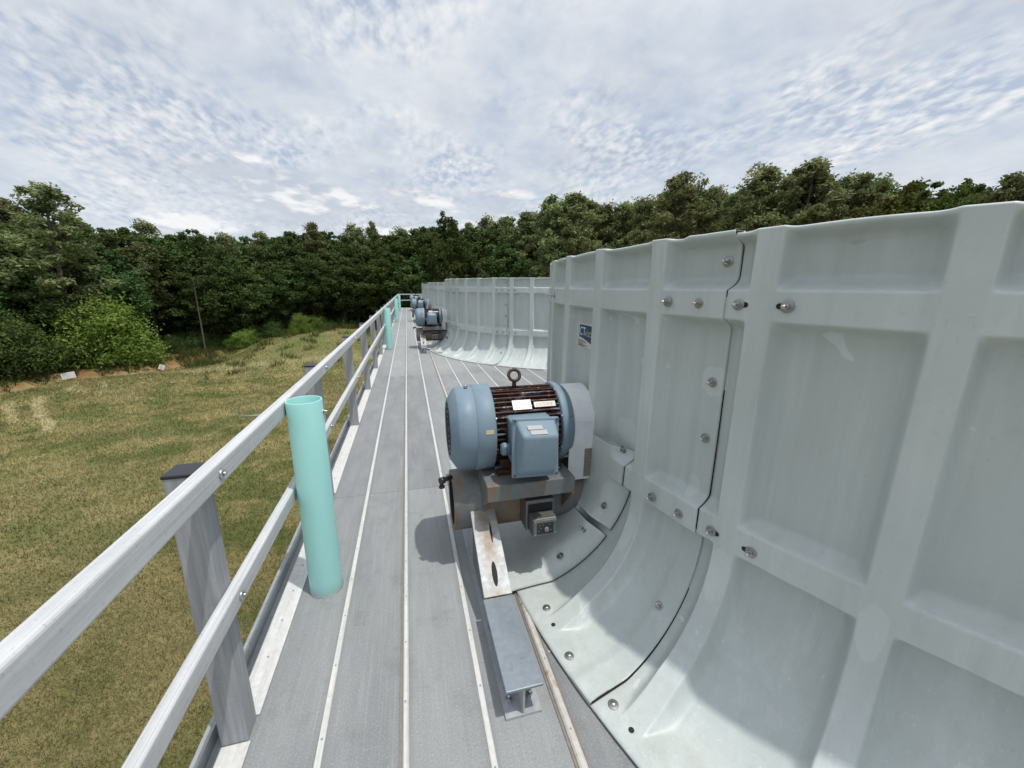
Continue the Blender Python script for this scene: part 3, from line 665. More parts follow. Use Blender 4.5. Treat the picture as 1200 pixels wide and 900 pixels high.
def make_support():
    t = thing('motor_support', 'x', 'support frame', (.36, YC, 0), 0, 'steel motor supports in a row')
    ox = -.36
    m = MB(); o = (ox, 0, .375)
    m.lathe([(.203, .155), (.200, .160), (.200, .178), (.203, .182), (1.02, .182)], 'x', 64, o); m.lathe([(.235, .156), (.235, .0001)], 'x', 40, o, 1)
    m.lathe([(.203, .155), (.235, .155)], 'x', 40, o, 1)
    m.build('torque_tube', [TUBE, DARK], t)
    g = MB(); g.cyl((.195+ox, -.11, .58), (.13+ox, -.14, .58), .014); g.cyl((.135+ox, -.14, .585), (.135+ox, -.14, .535), .012); g.cyl((.150+ox, -.133, .58), (.125+ox, -.145, .58), .020, n=8); g.cyl((.135+ox, -.14, .548), (.135+ox, -.14, .536), .017, n=8); g.build('drain_elbow', BLACK, t)
    # I-beam lying along the deck
    b = MB(); y0, y1 = -1.078, 1.078
    b.box(-.0735, .0735, y0, y1, .001, .012); b.box(-.004, .004, y0+.003, y1, .012, .140)
    b.box(-.072, .072, .605, y1, .140, .152)
    for y in (-.63, .63): b.box(-.062, .062, y-.005, y+.005, .0125, .1395)
    beam = b.build('beam', GALV, t)
    b = MB(); b.bbox(-.0755, .0755, -1.085, -.607, .1405, .1535, .003); b.build('end_plate', BLUEST, t)
    # sloping saddle plate with slots, up to the tube; a plain one on the far side
    A = Vector((0, -.603, .156)); Bq = Vector((0, -.168, .392)); L_ = (Bq-A).length; an = math.atan2(Bq.z-A.z, Bq.y-A.y)
    MS = Matrix.Translation(A) @ Matrix.Rotation(an, 4, 'X')
    b = MB(); b.bbox(-.070, .074, 0, L_, -.012, 0, .003, 0, MS)
    sd_ = [(-.600, .016), (-.600, .141), (-.172, .372), (-.13, .25), (-.13, .016)]
    for x0_ in (-.052, .046): b.add([(x0_, y, z) for y, z in sd_] + [(x0_+.006, y, z) for y, z in sd_], [tuple(range(5)), tuple(range(9, 4, -1))] + [(i, (i+1) % 5, 5+(i+1) % 5, 5+i) for i in range(5)], 1)
    sad = b.build('saddle_plate', [SADDLE, TUBE], t)
    for x, s0, s1, w_ in ((.026, .55, .80, .0055), (.004, .09, .35, .014)):
        sl = MB(); sl.lathe([(.0006, 1.), (.0011, .0001)], 'z', 24, (0, 0, 0), 0, False, MS @ Matrix.Translation((x, (s0+s1)/2*L_, 0)) @ Matrix.Rotation(R(-2), 4, 'Z') @ Matrix.Diagonal((w_, (s1-s0)/2*L_, 1, 1))); sl.build('slot', DARK, sad)
    MS2 = Matrix.Rotation(math.pi, 4, 'Z') @ MS
    b = MB(); b.bbox(-.072, .072, 0, L_, -.012, 0, .003, 0, MS2); b.build('saddle_plate', RGALV, t)
    for x in (-.045, .042):
        for dy in (-1.01, -.965): g = MB(); g.cyl((x, dy, .013), (x, dy, .026), .0135, n=6, smooth=False); g.cyl((x, dy, .026), (x, dy, .046), .007, n=8); g.build('anchor_bolt', STEEL, t)
    # bracket carrying the motor
    g = MB(); g.bbox(.362+ox, .868+ox, -.335, .30, .595, .613, .004); g.bbox(.362+ox, .868+ox, -.341, -.3352, .520, .612, .002)
    v = [(.360+ox, y, z) for y, z in ((-.333, .598), (-.333, .52), (-.175, .40), (.10, .40), (.10, .598))]; v2 = [(x+.014, y, z) for x, y, z in v]; n_ = 5
    g.add(v + v2, [tuple(range(5)), tuple(range(9, 4, -1))] + [(i, (i+1) % 5, 5+(i+1) % 5, 5+i) for i in range(5)])
    v = [(.854+ox, y, z) for y, z in ((-.331, .598), (-.331, .50), (-.15, .30), (.10, .30), (.10, .598))]; v2 = [(x+.012, y, z) for x, y, z in v]
    g.add(v + v2, [tuple(range(5)), tuple(range(9, 4, -1))] + [(i, (i+1) % 5, 5+(i+1) % 5, 5+i) for i in range(5)])
    g.build('motor_bracket', BRK, t)
    # vibration switch
    g = MB(); g.bbox(.592+ox, .762+ox, -.30, -.14, .285, .475, .006); sw = g.build('vibration_switch', mat_simple('switch_box_grey', (.17, .18, .18), .45, .4, .2, 15), t)
    g = MB(); g.box(.604+ox, .750+ox, -.304, -.3005, .298, .452, 1); g.bbox(.606+ox, .748+ox, -.385, -.3045, .300, .405, .006); g.bbox(.612+ox, .742+ox, -.39, -.3855, .308, .398, .002); cov = g.build('switch_cover', [mat_simple('switch_cast', (.20, .20, .19), .4, .6, .2, 20), DARK], sw)
    g = MB(); g.box(.630+ox, .726+ox, -.3925, -.3905, .316, .382)
    for x, z in ((.64, .335), (.652, .352), (.645, .370), (.665, .372), (.705, .37), (.712, .335)): g.box(x+ox-.004, x+ox+.004, -.3932, -.3926, z-.002, z+.002, 1)
    g.build('dial_face', [BLACK, PLATE], cov)
    g = MB(); g.cyl((.685+ox, -.3925, .343), (.685+ox, -.402, .343), .015, .012, n=16); g.build('dial_knob', PLATE, cov)
    for x, z in ((.618, .314), (.737, .314), (.618, .392), (.737, .392)): g = MB(); g.cyl((x+ox, -.3905, z), (x+ox, -.396, z), .006, n=8); g.build('screw', PLATE, cov)
    return t

def make_guard():
    t = thing('shaft_guard', 'x', 'guard', (.98, YC, .5), 0, 'pale shaft guards in a row')
    ox, oz = -.98, -.5
    x0, x1 = .885, 1.040
    out = [(-.195, .515), (-.203, .85)]
    for a in range(172, 7, -8): out.append((.205*math.cos(R(a)), .862 + .205*math.sin(R(a))))
    out += [(.203, .85), (.195, .515)]
    inn = [(y*.965, .862+(z-.862)*.965 if z > .6 else z) for y, z in out][::-1]
    m = MB(); n = len(out)
    sec = out + inn
    for xa, xb in ((x0, x1),):
        N = len(sec); v = [(xa+ox, y, z+oz) for y, z in sec] + [(xb+ox, y, z+oz) for y, z in sec]
        f = [(i, (i+1) % N, N+(i+1) % N, N+i) for i in range(N)]
        for i in range(n-1): f += [(i, i+1, N-2-i, N-1-i), (N+i, N+N-1-i, N+N-2-i, N+i+1)]
        m.add(v, f, 0)
    m.build('cover', GUARD, t)
    m = MB(); m.box(.985+ox, 1.030+ox, -.2035, -.2005, .535+oz, .715+oz, 0); 
    for k in range(7): m.box(.990+ox, 1.022+ox, -.2045, -.2037, .55+oz+k*.021, .558+oz+k*.021, 1)
    m.build('tag_plate', [TAGB, PLATE], t)
    return t
mo, su, gu = make_motor(), make_support(), make_guard()
ML = ['nearest and largest blue motor with rusty fins and lifting eye', 'second blue motor from the camera, in front of the second stack', 'third blue motor, small and far along the deck', 'farthest blue motor, by the end guardrail']
SL = ['nearest rust stained tube and I-beam support under the largest motor', 'second steel support frame, under the second motor from the camera', 'third steel support frame, under the small third motor', 'farthest steel support frame, under the farthest motor']
GL = ['nearest pale curved guard between the largest motor and its stack', 'second pale shaft guard, between the second motor and its stack', 'third pale shaft guard, beside the small third motor', 'farthest pale shaft guard, beside the farthest motor']
for src, L in ((mo, ML), (su, SL), (gu, GL)):
    src['label'] = L[0]
    for q in (1, 2, 3):
        c = copy_tree(src); c.location.y += PITCH*q; c['label'] = L[q]

# ------------------------------------------------------------------ terrain
def polar(az, d): return d*math.sin(R(az)), d*math.cos(R(az))
def front(az):                                                     # distance of the wood's edge from the camera foot
    return np.interp(az, [-60, -45, -38, -34, -28, -25, -20, -10, 0, 10, 20, 45, 70, 90], [44, 51, 56, 60, 61, 63, 64, 64, 66, 64, 62, 57, 54, 52])
def bound(az):                                                     # field edge (clay bank)
    return np.interp(az, [-60, -45, -38.7, -34.4, -30, -27, -24, -20], [38, 43, 47.5, 52, 50.5, 52.5, 56.5, 62])
def height(x, y):
    az = np.degrees(np.arctan2(x, y)); d = np.hypot(x, y)
    z = np.full_like(d, GZ)
    md = np.exp(-((x+9)/12.)**2) * sm(y, 38, 56)*sm(az, -24, -17)
    z = z + 2.25*md
    b = bound(az); left = 1-sm(az, -23, -20)
    z = z + left*(.55*sm(d, b-.5, b+1.2) - .0)
    z = z + .18*np.sin(x*.21+1)*np.cos(y*.17) * sm(d, 8, 20) + .10*np.sin(x*.6)*np.sin(y*.53+2)*sm(d, 10, 25)
    z = z + 3.*sm(d, 80, 200)
    return z, az, d, b, left, md
gx = np.concatenate([[-1500, -900, -500, -300, -180, -120, -90, -75], np.arange(-66, 30, .75), np.arange(30, 75, 3), [75, 90, 120, 180, 300, 500, 900, 1500]])
gy = np.concatenate([[-1500, -900, -500, -250, -120, -60, -30, -15], np.arange(-10, 75, .75), [80, 90, 110, 150, 250, 400, 700, 1500]])
GX, GY = np.meshgrid(gx, gy); Zg, AZ, D, Bd, LF, MD = height(GX, GY)
V = np.stack([GX, GY, Zg], -1).reshape(-1, 3); nx_ = len(gx); i, j = np.meshgrid(np.arange(len(gy)-1), np.arange(nx_-1), indexing='ij'); b = (i*nx_+j).ravel()
gme = np_mesh('ground', V, np.stack([b, b+1, b+nx_+1, b+nx_], 1), mat_ground())
for nm, arr in (('clay', LF*np.exp(-((D-Bd-.3)/.7)**2) + .45*np.exp(-(((AZ+25.5)/1.3)**2))*sm(D, 51, 54)*(1-sm(D, 60, 63))), ('mound', np.clip(MD*1.3, 0, .85)), ('wood', sm(D, front(AZ)+1.5, front(AZ)+6))):
    a = gme.attributes.new(nm, 'FLOAT', 'POINT'); a.data.foreach_set('value', np.clip(arr, 0, 1).astype(np.float32).ravel())
ground = link('ground', gme); tag(ground, 'rough mown field running out to the wood', 'ground', kind='structure')
def hz(x, y): return float(height(np.array([x]), np.array([y]))[0][0])

def MDf(x, y): return height(x, y)[5]
# mown grass: blades, denser near the tower
def grass(n, x0, x1, y0, y1, h, w, keep):
    x = NP.uniform(x0, x1, n); y = NP.uniform(y0, y1, n); z, az, d, b, lf, md = height(x, y)
    ok = keep(x, y, d, az, b, lf); x, y, z = x[ok], y[ok], z[ok]; n = len(x)
    a = NP.uniform(0, 2*np.pi, n); hh = h*NP.uniform(.45, 1.3, n); lean = NP.uniform(.2, 1.1, n)*hh; la = NP.uniform(0, 2*np.pi, n)
    P0 = np.stack([x-np.cos(a)*w, y-np.sin(a)*w, z-.01], 1); P1 = np.stack([x+np.cos(a)*w, y+np.sin(a)*w, z-.01], 1); P2 = np.stack([x+lean*np.cos(la), y+lean*np.sin(la), z+hh], 1)
    return np.stack([P0, P1, P2], 1).reshape(-1, 3), n
parts = []
inview = lambda az: (az > -46) & (az < 4)
parts.append(grass(300000, -14, -.85, 1, 18, .085, .0075, lambda x, y, d, az, b, lf: inview(az) & (NP.uniform(0, 1, len(x)) > (d-11)/8)))
parts.append(grass(300000, -36, -.85, 8, 42, .11, .016, lambda x, y, d, az, b, lf: inview(az) & (NP.uniform(0, 1, len(x)) < (d-11)/8) & (NP.uniform(0, 1, len(x)) > (d-26)/20) & ((lf < .5) | (d < b-1))))
parts.append(grass(160000, -44, 2, 25, 62, .15, .03, lambda x, y, d, az, b, lf: inview(az) & (NP.uniform(0, 1, len(x)) < (d-26)/20) & (NP.uniform(0, 1, len(x)) > MDf(x, y)*.8) & (d < 62) & ((lf < .5) | (d < b-.6))))
Vg = np.vstack([p[0] for p in parts]); ng = sum(p[1] for p in parts)
gm = np_mesh('grass', Vg, np.arange(3*ng).reshape(-1, 3), mat_grass(), False, NP.uniform(0, 1, ng))
tag(link('grass', gm), 'dry short grass covering the field below the tower', 'grass', kind='stuff')
# weeds on the bank
LEAFW = mat_leaf('weed_leaf', (.045, .075, .022), (.15, .165, .06))
V, n = grass(200000, -45, 8, 30, 68, .6, .035, lambda x, y, d, az, b, lf: ((np.abs(d-b-1.6-np.sin(az*3)*.8) < 1.3) & (az < -22) & (NP.uniform(0, 1, len(x)) < .8*(np.sin(az*7)*.5+.6))) | ((np.abs(az+24.2-np.sin(d)*.4) < 1.6) & (d > 51) & (d < 61) & (NP.uniform(0, 1, len(x)) < .6)) | ((az > -23) & (az < 4) & (np.abs(d-front(az)+2.2+1.3*np.sin(az*2.3)) < 1.8) & (NP.uniform(0, 1, len(x)) < .75)) | ((az > -24) & (az < -4) & (d > 44) & (d < 62) & (np.sin(x*1.7+np.sin(y*1.1)*2)*np.sin(y*1.3+x*.4) > .55) & (NP.uniform(0, 1, len(x)) < .35)))
tag(link('weeds', np_mesh('weeds', V, np.arange(3*n).reshape(-1, 3), LEAFW, False, NP.uniform(0, 1, n))), 'tall rough weeds along the clay bank at the wood edge', 'weeds', kind='stuff')

# ------------------------------------------------------------------ trees
def leaves(centers, rads, per, size, squash=.7, shade=None, elong=1., seed=0):
    g = np.random.default_rng(seed); n = len(centers)*per
    c = np.repeat(centers, per, 0); r = np.repeat(rads, per)
    d = g.normal(size=(n, 3)); d /= np.linalg.norm(d, axis=1)[:, None]; rad = np.where(g.random(n) < .2, g.uniform(.85, 1.45, n), g.uniform(.2, 1, n)**.6)
    p = c + d*(r*rad)[:, None]*np.array([1, 1, squash])
    nrm = d*.45 + g.normal(size=(n, 3))*.8 + np.array([0, 0, .55]); nrm /= np.linalg.norm(nrm, axis=1)[:, None]
    u = np.cross(nrm, g.normal(size=(n, 3))); u /= np.linalg.norm(u, axis=1)[:, None]; w = np.cross(nrm, u)
    s = size*g.uniform(.6, 1.35, n)[:, None]
    V = np.stack([p-u*s*elong, p-w*s*.55, p+u*s*elong, p+w*s*.55], 1).reshape(-1, 3)
    sh = np.repeat(shade, per)*.75 + g.uniform(0, .35, n); return V, np.clip(sh, 0, 1)

def tube_path(m, pts, r0, r1, n=7):
    for a, b, t0, t1 in zip(pts[:-1], pts[1:], np.linspace(0, 1, len(pts))[:-1], np.linspace(0, 1, len(pts))[1:]):
        m.cyl(a, b, r0+(r1-r0)*t0, r0+(r1-r0)*t1, n, caps=False)

def make_broadleaf(seed, leaf, h=16., base=.16, rad=.30, n=250, per=78):
    g = np.random.default_rng(seed); cs = []
    while len(cs) < n:
        q = g.uniform(-1, 1, 3); l = np.linalg.norm(q)
        if l > 1 or l < .45: continue
        t = (q[2]+1)/2; env = (.62 + .62*math.sin(math.pi*min(1, t*.9+.08)))*.80
        lob = 1 + .22*math.sin(3*math.atan2(q[1], q[0])+seed) + .12*math.sin(5*math.atan2(q[1], q[0])+2*seed)
        cs.append((q[0]*rad*h*env*lob, q[1]*rad*h*env*lob, h*(base + (1-base)*t*.97)))
    cs = np.array(cs); rads = g.uniform(.022, .058, n)*h; rads *= 1-.35*(cs[:, 2]/h > .85)
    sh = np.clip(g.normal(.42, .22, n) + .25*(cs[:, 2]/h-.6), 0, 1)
    V, S = leaves(cs, rads, per, (.0105*h) , .8, sh, 1, seed)
    crown = np_mesh('crown', V, np.arange(len(V)).reshape(-1, 4), leaf, False, S)
    m = MB(); k = [Vector((0, 0, -.5)), Vector((.1, 0, .25*h)), Vector((g.uniform(-.4, .4), g.uniform(-.4, .4), .55*h)), Vector((g.uniform(-.6, .6), g.uniform(-.6, .6), .88*h))]
    tube_path(m, k, .018*h, .005*h)
    for c in cs[g.choice(n, 16, False)]:
        z = max(.2*h, c[2]-.22*h); s = Vector((0, 0, z)); mid = s.lerp(Vector(c), .5) + Vector((0, 0, .03*h)); tube_path(m, [s, mid, Vector(c)], .006*h, .0018*h, 5)
    return m.mesh('trunk', BARK), crown

def make_pine(seed, leaf, h=20., base=.34, rad=.15, n=105, per=95, sparse=1.):
    g = np.random.default_rng(seed); cs = []; m = MB(); bend = g.uniform(-.5, .5, 2)
    k = [Vector((0, 0, -.5)), Vector((bend[0]*.4, bend[1]*.4, .4*h)), Vector((bend[0], bend[1], .75*h)), Vector((bend[0]*1.2, bend[1]*1.2, .98*h))]
    tube_path(m, k, .013*h, .003*h)
    for i in range(n):
        t = base + (1-base)*(i+.5)/n; q = (t-base)/(1-base)
        env = rad*h*(min(1, .45+q*1.6) if q < .35 else (1-q)**.62*1.22 + .10); a = g.uniform(0, 2*np.pi); r = env*g.uniform(.3, 1.08)
        c = (bend[0]*t + r*math.cos(a), bend[1]*t + r*math.sin(a), h*t + g.uniform(-.3, .5)); cs.append(c)
        if i % 3 == 0: tube_path(m, [Vector((bend[0]*t, bend[1]*t, h*t-.05*h)), Vector(c)], .0035*h, .001*h, 5)
    cs = np.array(cs); rads = g.uniform(.018, .046, n)*h; sh = np.clip(g.normal(.42, .2, n), 0, 1)
    V, S = leaves(cs, rads, per, .0085*h, .75, sh, 1.15, seed)
    return m.mesh('trunk', BARK), np_mesh('crown', V, np.arange(len(V)).reshape(-1, 4), leaf, False, S)

def make_bush(seed, leaf, n=110, per=170, h=1., size=.019):
    g = np.random.default_rng(seed); q = g.normal(size=(n, 3)); q /= np.linalg.norm(q, axis=1)[:, None]; q[:, 2] = np.abs(q[:, 2]); q *= g.uniform(.35, .95, n)[:, None]
    q *= np.array([.62, .62, .86]); q[:, :2] *= (1 + .2*np.sin(3*np.arctan2(q[:, 1], q[:, 0])+seed))[:, None]; q[:, 2] += .04
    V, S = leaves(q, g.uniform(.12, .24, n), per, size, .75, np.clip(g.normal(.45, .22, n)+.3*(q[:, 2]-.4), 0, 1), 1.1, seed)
    m = MB()
    for c in q[:9]: tube_path(m, [Vector((c[0]*.1, c[1]*.1, -.1)), Vector(c)], .014, .004, 5)
    return m.mesh('stem', BARK), np_mesh('foliage', V, np.arange(len(V)).reshape(-1, 4), leaf, False, S)

L_dark = mat_leaf('leaf_dark_broad', (.034, .064, .021), (.135, .195, .070)); L_mid = mat_leaf('leaf_mid_broad', (.036, .068, .020), (.145, .205, .066))
L_pine = mat_leaf('leaf_pine', (.095, .125, .052), (.30, .335, .15), .36); L_bright = mat_leaf('leaf_bright', (.085, .175, .032), (.27, .43, .10)); L_light = mat_leaf('leaf_light_tree', (.045, .075, .018), (.15, .195, .055)); L_yel = mat_leaf('leaf_yellowish', (.050, .066, .020), (.165, .165, .060))
broad = [make_broadleaf(s, L_dark if s % 3 else L_mid, 16, .10 + .04*(s % 3), .26 + .03*(s % 2)) for s in range(1, 7)]
pines = [make_pine(s, L_pine, 20, .30 + .07*(s % 3), .15 + .02*(s % 2)) for s in range(21, 27)]
bare = make_pine(31, L_pine, 20, .45, .15, 26, 40)
brights = [make_broadleaf(s, L_light if s % 2 else L_yel, 16, .10, .30) for s in (41, 42)]
bushes = [make_bush(s, L_bright if s % 2 else L_mid) for s in (51, 52, 53, 54)]

def plant(kind, name, label, cat, az, d, h, h0, group, rz=None, wide=1.):
    x, y = polar(az, d); z = hz(x, y)
    t = thing(name, label, cat, (x, y, z), rnd.uniform(0, 6.28) if rz is None else rz, group)
    s = h/h0; t.scale = (s*wide, s*wide, s)
    a, b = ('stem', 'foliage') if name == 'shrub' else ('trunk', 'crown')
    link(a, kind[0], t); link(b, kind[1], t); return t
AZT = [-60, -38, -35.6, -30, -25.8, -20, -16, -12.2, -8, -4.5, 0, 5.4, 11, 15, 19, 23.5, 28, 32, 36, 41.7, 45, 48, 52.6, 59, 64.2, 75, 95]
ELT = [7, 7., 6.9, 6.5, 6.1, 6.1, 6.6, 7.4, 7.2, 7.5, 8, 8.6, 8.7, 9.3, 10.7, 10.9, 10.1, 11.2, 12.2, 11, 12.2, 12.2, 11.2, 10.5, 9.2, 8.5, 8]
def topel(az): return float(np.interp(az, AZT, ELT))
def tree_h(az, d, el):
    x, y = polar(az, d); return 1.654 + d*math.tan(R(el)) - hz(x, y)
# ones that stand out
plant(pines[0], 'pine_tree', 'tall dark pine rising highest at the left of the wood', 'tree', -33.4, 56, tree_h(-33.4, 56, 8.3), 20, None, wide=1.35)
plant(broad[1], 'broadleaf_tree', 'tall broadleaf tree whose crown pokes above the wood over the deck end', 'tree', 5.4, 64, tree_h(5.4, 64, 9.8), 16, None, wide=.8)
plant(bare, 'pine_tree', 'thin half-bare pine top above the nearest stack rim', 'tree', 38.6, 57, tree_h(38.6, 57, 13.), 20, None)
for az, el in ((35.6, 12.9), (44.6, 13.0), (48.3, 12.8), (20, 11.2), (23.6, 11.5)):
    plant(pines[rnd.randrange(6)], 'pine_tree', 'tall dark green pine standing in the wood behind the stacks', 'tree', az, 57, tree_h(az, 57, el), 20, 'pines behind the stacks', wide=1.25)
rows = [(0, .0, .80, 2.9), (3.5, .3, 1., 2.7), (8, .1, 1.0, 2.6), (15, .2, .98, 3.2)]
for ri, (dd, ph, hf, step) in enumerate(rows):
    az = -52 + ph*step
    while az < 84:
        a = az + rnd.uniform(-.9, .9); d = float(front(a)) + dd + rnd.uniform(-1, 1.6)
        el = topel(a) + rnd.uniform(-.75, .2); h = tree_h(a, d, el)*(hf + rnd.uniform(-.10, .03) if ri == 0 else hf)
        pin = .85 if 13 < a < 56 else (.3 if a < -30 or a < 13 and a > 6 else .14)
        if ri == 0 and a < 10: pin *= .4
        if a > 55 and rnd.random() < .6 or (8 > a > -14 and ri == 0 and rnd.random() < .2):
            plant(brights[rnd.randrange(2)], 'broadleaf_tree', 'lighter yellow green broadleaf tree in the wood', 'tree', a, d, h, 16, 'lighter trees in the wood', wide=rnd.uniform(.85, 1.15))
        elif rnd.random() < pin:
            plant(pines[rnd.randrange(6)], 'pine_tree', 'tall dark green pine standing in the wood behind the stacks' if a > 12 else 'dark pine standing among the broadleaf trees of the wood', 'tree', a, d, h, 20, 'pines behind the stacks' if a > 12 else 'pines among the broadleaf trees', wide=rnd.uniform(.8, 1.2))
        else:
            plant(broad[rnd.randrange(6)], 'broadleaf_tree', 'dark green broadleaf tree in the dense wood beyond the field', 'tree', a, d, h, 16, 'broadleaf trees of the wood', wide=rnd.uniform(1.0, 1.4))
        az += step*rnd.uniform(.8, 1.2)
snag = make_pine(33, L_mid, 12, .55, .13, 12, 45)
for az_, d_, h_, lab in ((-23.4, 59, 8.5, 'slender pale trunked tree standing alone by the clay gully'), (-30.6, 58.5, 11, 'thin leaning tree trunk showing behind the big bright shrub')):
    o_ = plant(snag, 'broadleaf_tree', lab, 'tree', az_, d_, h_, 12, None); o_.rotation_euler.y = R(4)
# shrubs at the wood edge
plant(bushes[0], 'shrub', 'big rounded bright green shrub behind the small white sign', 'shrub', -31.2, 55.0, 7.2, 1, None, wide=.93)
plant(bushes[1], 'shrub', 'green shrub cut by the left edge of the photo', 'shrub', -38.6, 52.5, 6.6, 1, None, wide=.95)
plant(bushes[1], 'shrub', 'mid green shrub between the big bright shrub and the left edge', 'shrub', -35.2, 59, 5.5, 1, None, wide=.7)
plant(bushes[0], 'shrub', 'upright light green bush on the crest of the mound', 'shrub', -13.4, 59.5, 3.0, 1, None, wide=.75)
plant(bushes[2], 'shrub', 'low light green bush above the clay gully', 'shrub', -19.6, 60, 2.6, 1, None, wide=1.2)
for az in (-52, -48, -44, -40.5, -27.6, -26, -24, -22.4, -21, -17.8, -16.2, -15, -11.6, -10, -8.6, -7, -5, -3):
    plant(bushes[rnd.choice((1, 3, 1, 3, 0))], 'shrub', 'low green bush in the undergrowth at the foot of the wood', 'shrub', az, float(front(az))-1.5+rnd.uniform(-.5, 2), rnd.uniform(1.4, 3.0), 1, 'bushes at the foot of the wood', wide=rnd.uniform(.9, 1.5))

az = -50.
while az < 20:
    plant(bushes[rnd.choice((1, 3))], 'shrub', 'shaded green understorey bush between the trunks of the wood', 'shrub', az, float(front(az))+rnd.uniform(4, 9), rnd.uniform(3.5, 6), 1, 'understorey bushes in the wood', wide=rnd.uniform(.9, 1.3)); az += 2.1
# small white signs at the field edge
for az, d, lab, w, h in ((-34.3, 50.6, 'small white sign board on a post at the clay bank, left of the big shrub', .85, .55), (-27.7, 50.9, 'smaller tilted white sign at the gully, right of the big shrub', .45, .5)):
    x, y = polar(az, d); t = thing('field_sign', lab, 'sign', (x, y, hz(x, y)), R(-az))
    m = MB(); m.bbox(-w/2, w/2, -.015, .0, .25, .25+h, .006, 0, Matrix.Rotation(R(-6 if w > .5 else 25), 4, 'Y')); m.build('sign_board', WHITE, t)
    m = MB(); m.cyl((0, .03, -.2), (0, .03, .5), .025); m.build('sign_post', BARK, t)

# ------------------------------------------------------------------ sky and sun
sun = bpy.data.lights.new('sun', 'SUN'); sun.energy = 2.9; sun.angle = R(.9); sun.color = (1, .965, .91)
so = bpy.data.objects.new('sun', sun); C.objects.link(so)
sd = Vector((.228, -.216, 1)).normalized(); so.rotation_euler = sd.to_track_quat('Z', 'Y').to_euler(); so.location = sd*60
elev = math.asin(sd.z); rot = math.atan2(sd.x, sd.y)

wd = bpy.data.worlds.new('World'); bpy.context.scene.world = wd; wd.use_nodes = True
class WT(NT):
    def __init__(s, tree): s.t = tree; s.t.nodes.clear(); s.out = s.n('ShaderNodeOutputWorld')
w = WT(wd.node_tree)
sky = w.n('ShaderNodeTexSky', sky_type='NISHITA'); sky.sun_disc = False; sky.sun_elevation = elev; sky.sun_rotation = rot; sky.dust_density = 2.0; sky.ozone_density = 1.2
tc = w.n('ShaderNodeTexCoord'); g = tc.outputs['Generated']; X = w.xyz(g)
zz = w.math('ADD', w.math('MAXIMUM', X[2], .0), .26)
cv = w.n('ShaderNodeCombineXYZ'); w.l(w.math('DIVIDE', X[0], zz), cv.inputs[0]); w.l(w.math('DIVIDE', X[1], zz), cv.inputs[1]); P = cv.outputs[0]
big = w.noise(P, 1.1, 4, .5); fine = w.noise(P, 5.0, 8, .62, .15); med = w.noise(P, 1.9, 5, .55)
Pr = w.n('ShaderNodeMapping'); w.l(P, Pr.inputs['Vector']); Pr.inputs['Rotation'].default_value = (0, 0, .7); Pr.inputs['Scale'].default_value = (1, .62, 1)
rip = w.noise(Pr.outputs[0], 34, 4, .55, .25); rip3 = w.noise(Pr.outputs[0], 17, 4, .55, .2)
mask = w.ramp(w.noise(P, 1.5, 3, .5), [(.44, .0), (.60, 1.)])
den = w.math('ADD', w.math('MULTIPLY', big, .52), w.math('MULTIPLY', fine, .48))
rr_ = w.math('ADD', w.math('MULTIPLY', w.math('SUBTRACT', rip, .5), .75), w.math('MULTIPLY', w.math('SUBTRACT', rip3, .5), .55))
den = w.math('ADD', den, w.math('MULTIPLY', rr_, mask))
cov = w.ramp(den, [(.34, .7), (.46, .9), (.56, 1.)])
lum = w.ramp(den, [(.32, (.58, .655, .78)), (.46, (.66, .715, .80)), (.56, (.73, .77, .825)), (.66, (.84, .86, .885)), (.80, (.92, .93, .945))])
grey = w.ramp(med, [(.48, 0.), (.70, .6)]); lum = w.mix(grey, lum, (.62, .655, .715))
lum = w.mix(w.math('MULTIPLY', w.smooth(X[2], .24, .0), .75), lum, (.62, .69, .79))
# bank of low cumulus
az = w.math('ARCTAN2', X[0], X[1]); cv2 = w.n('ShaderNodeCombineXYZ'); w.l(w.math('MULTIPLY', az, 3.2), cv2.inputs[0]); w.l(w.math('MULTIPLY', X[2], 9.), cv2.inputs[1])
cu = w.noise(cv2.outputs[0], 1.7, 8, .56, .1)
band = w.math('MULTIPLY', w.smooth(X[2], .05, .12), w.smooth(X[2], .30, .19))
azm = w.math('MULTIPLY', w.smooth(az, -.60, -.35), w.smooth(az, .42, .15)); azm = w.math('MULTIPLY_ADD', azm, .9, .1)
cuv = w.math('MULTIPLY_ADD', w.math('MULTIPLY', band, azm), .34, w.math('SUBTRACT', cu, .34))
cf = w.math('MULTIPLY', w.ramp(cuv, [(.43, 0.), (.535, 1.)]), .95)
up = w.n('ShaderNodeVectorMath', operation='ADD'); w.l(cv2.outputs[0], up.inputs[0]); up.inputs[1].default_value = (.05, .20, 0)
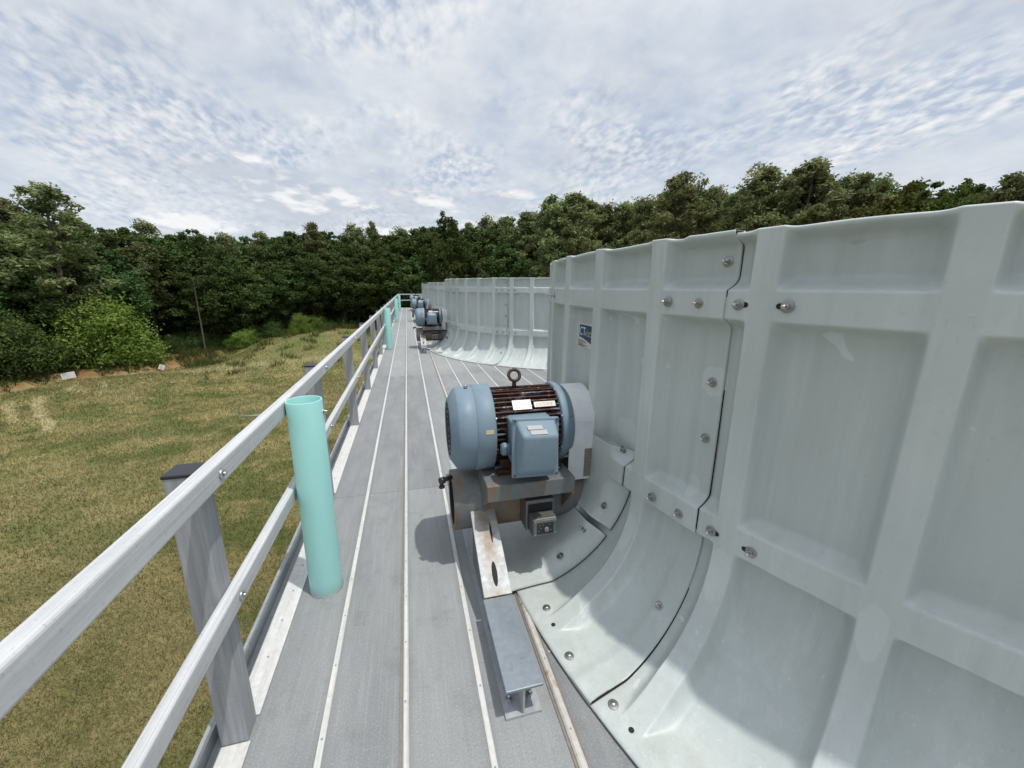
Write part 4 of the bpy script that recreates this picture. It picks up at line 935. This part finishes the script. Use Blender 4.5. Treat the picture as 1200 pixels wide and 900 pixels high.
cu2 = w.noise(up.outputs[0], 1.7, 8, .56, .1); shade_ = w.ramp(w.math('SUBTRACT', cu, cu2), [(-.06, 0.), (.10, 1.)])
lum = w.mix(cf, lum, w.mix(shade_, (.60, .645, .72), (.95, .955, .96)))
cov = w.math('MAXIMUM', cov, cf)
# bright aureole of the veiled sun (high, outside the picture)
dp = w.n('ShaderNodeVectorMath', operation='DOT_PRODUCT'); w.l(g, dp.inputs[0]); dp.inputs[1].default_value = sd
dm = w.math('MAXIMUM', dp.outputs['Value'], 0.); gl = w.math('ADD', w.math('MULTIPLY', w.math('POWER', dm, 14.), 1.7), w.math('MULTIPLY', w.math('POWER', dm, 90.), 4.))
gm_ = w.n('ShaderNodeVectorMath', operation='SCALE'); w.l(lum, gm_.inputs[0]); w.l(w.math('ADD', gl, 1.), gm_.inputs['Scale']); lum = gm_.outputs[0]
b1 = w.n('ShaderNodeBackground'); w.l(sky.outputs[0], b1.inputs[0]); b1.inputs[1].default_value = .11
b2 = w.n('ShaderNodeBackground'); w.l(lum, b2.inputs[0]); b2.inputs[1].default_value = 1.0
ms = w.n('ShaderNodeMixShader'); w.l(cov, ms.inputs[0]); w.l(b1.outputs[0], ms.inputs[1]); w.l(b2.outputs[0], ms.inputs[2]); w.l(ms.outputs[0], w.out.inputs[0])

# ------------------------------------------------------------------ camera
cam = bpy.data.cameras.new('camera'); cam.sensor_width = 36; cam.lens = 464.264/1200*36; cam.clip_start = .02; cam.clip_end = 4000
co = bpy.data.objects.new('camera', cam); C.objects.link(co)
Rv, Uv, Fv = Vector((.9680419, -.2507192, .0058929)), Vector((.0538897, .2309049, .9714828)), Vector((.24493, .9401185, -.2370368))
M = Matrix((Rv, Uv, -Fv)).transposed().to_4x4(); M.translation = (0, 0, 1.6538); co.matrix_world = M
sc = bpy.context.scene; sc.camera = co
sc.cycles.max_bounces = 6; sc.cycles.diffuse_bounces = 3; sc.cycles.glossy_bounces = 3; sc.cycles.transmission_bounces = 3; sc.cycles.use_denoising = True
sc.view_settings.view_transform = 'Standard'; sc.view_settings.look = 'None'; sc.view_settings.exposure = 0; sc.view_settings.gamma = 1
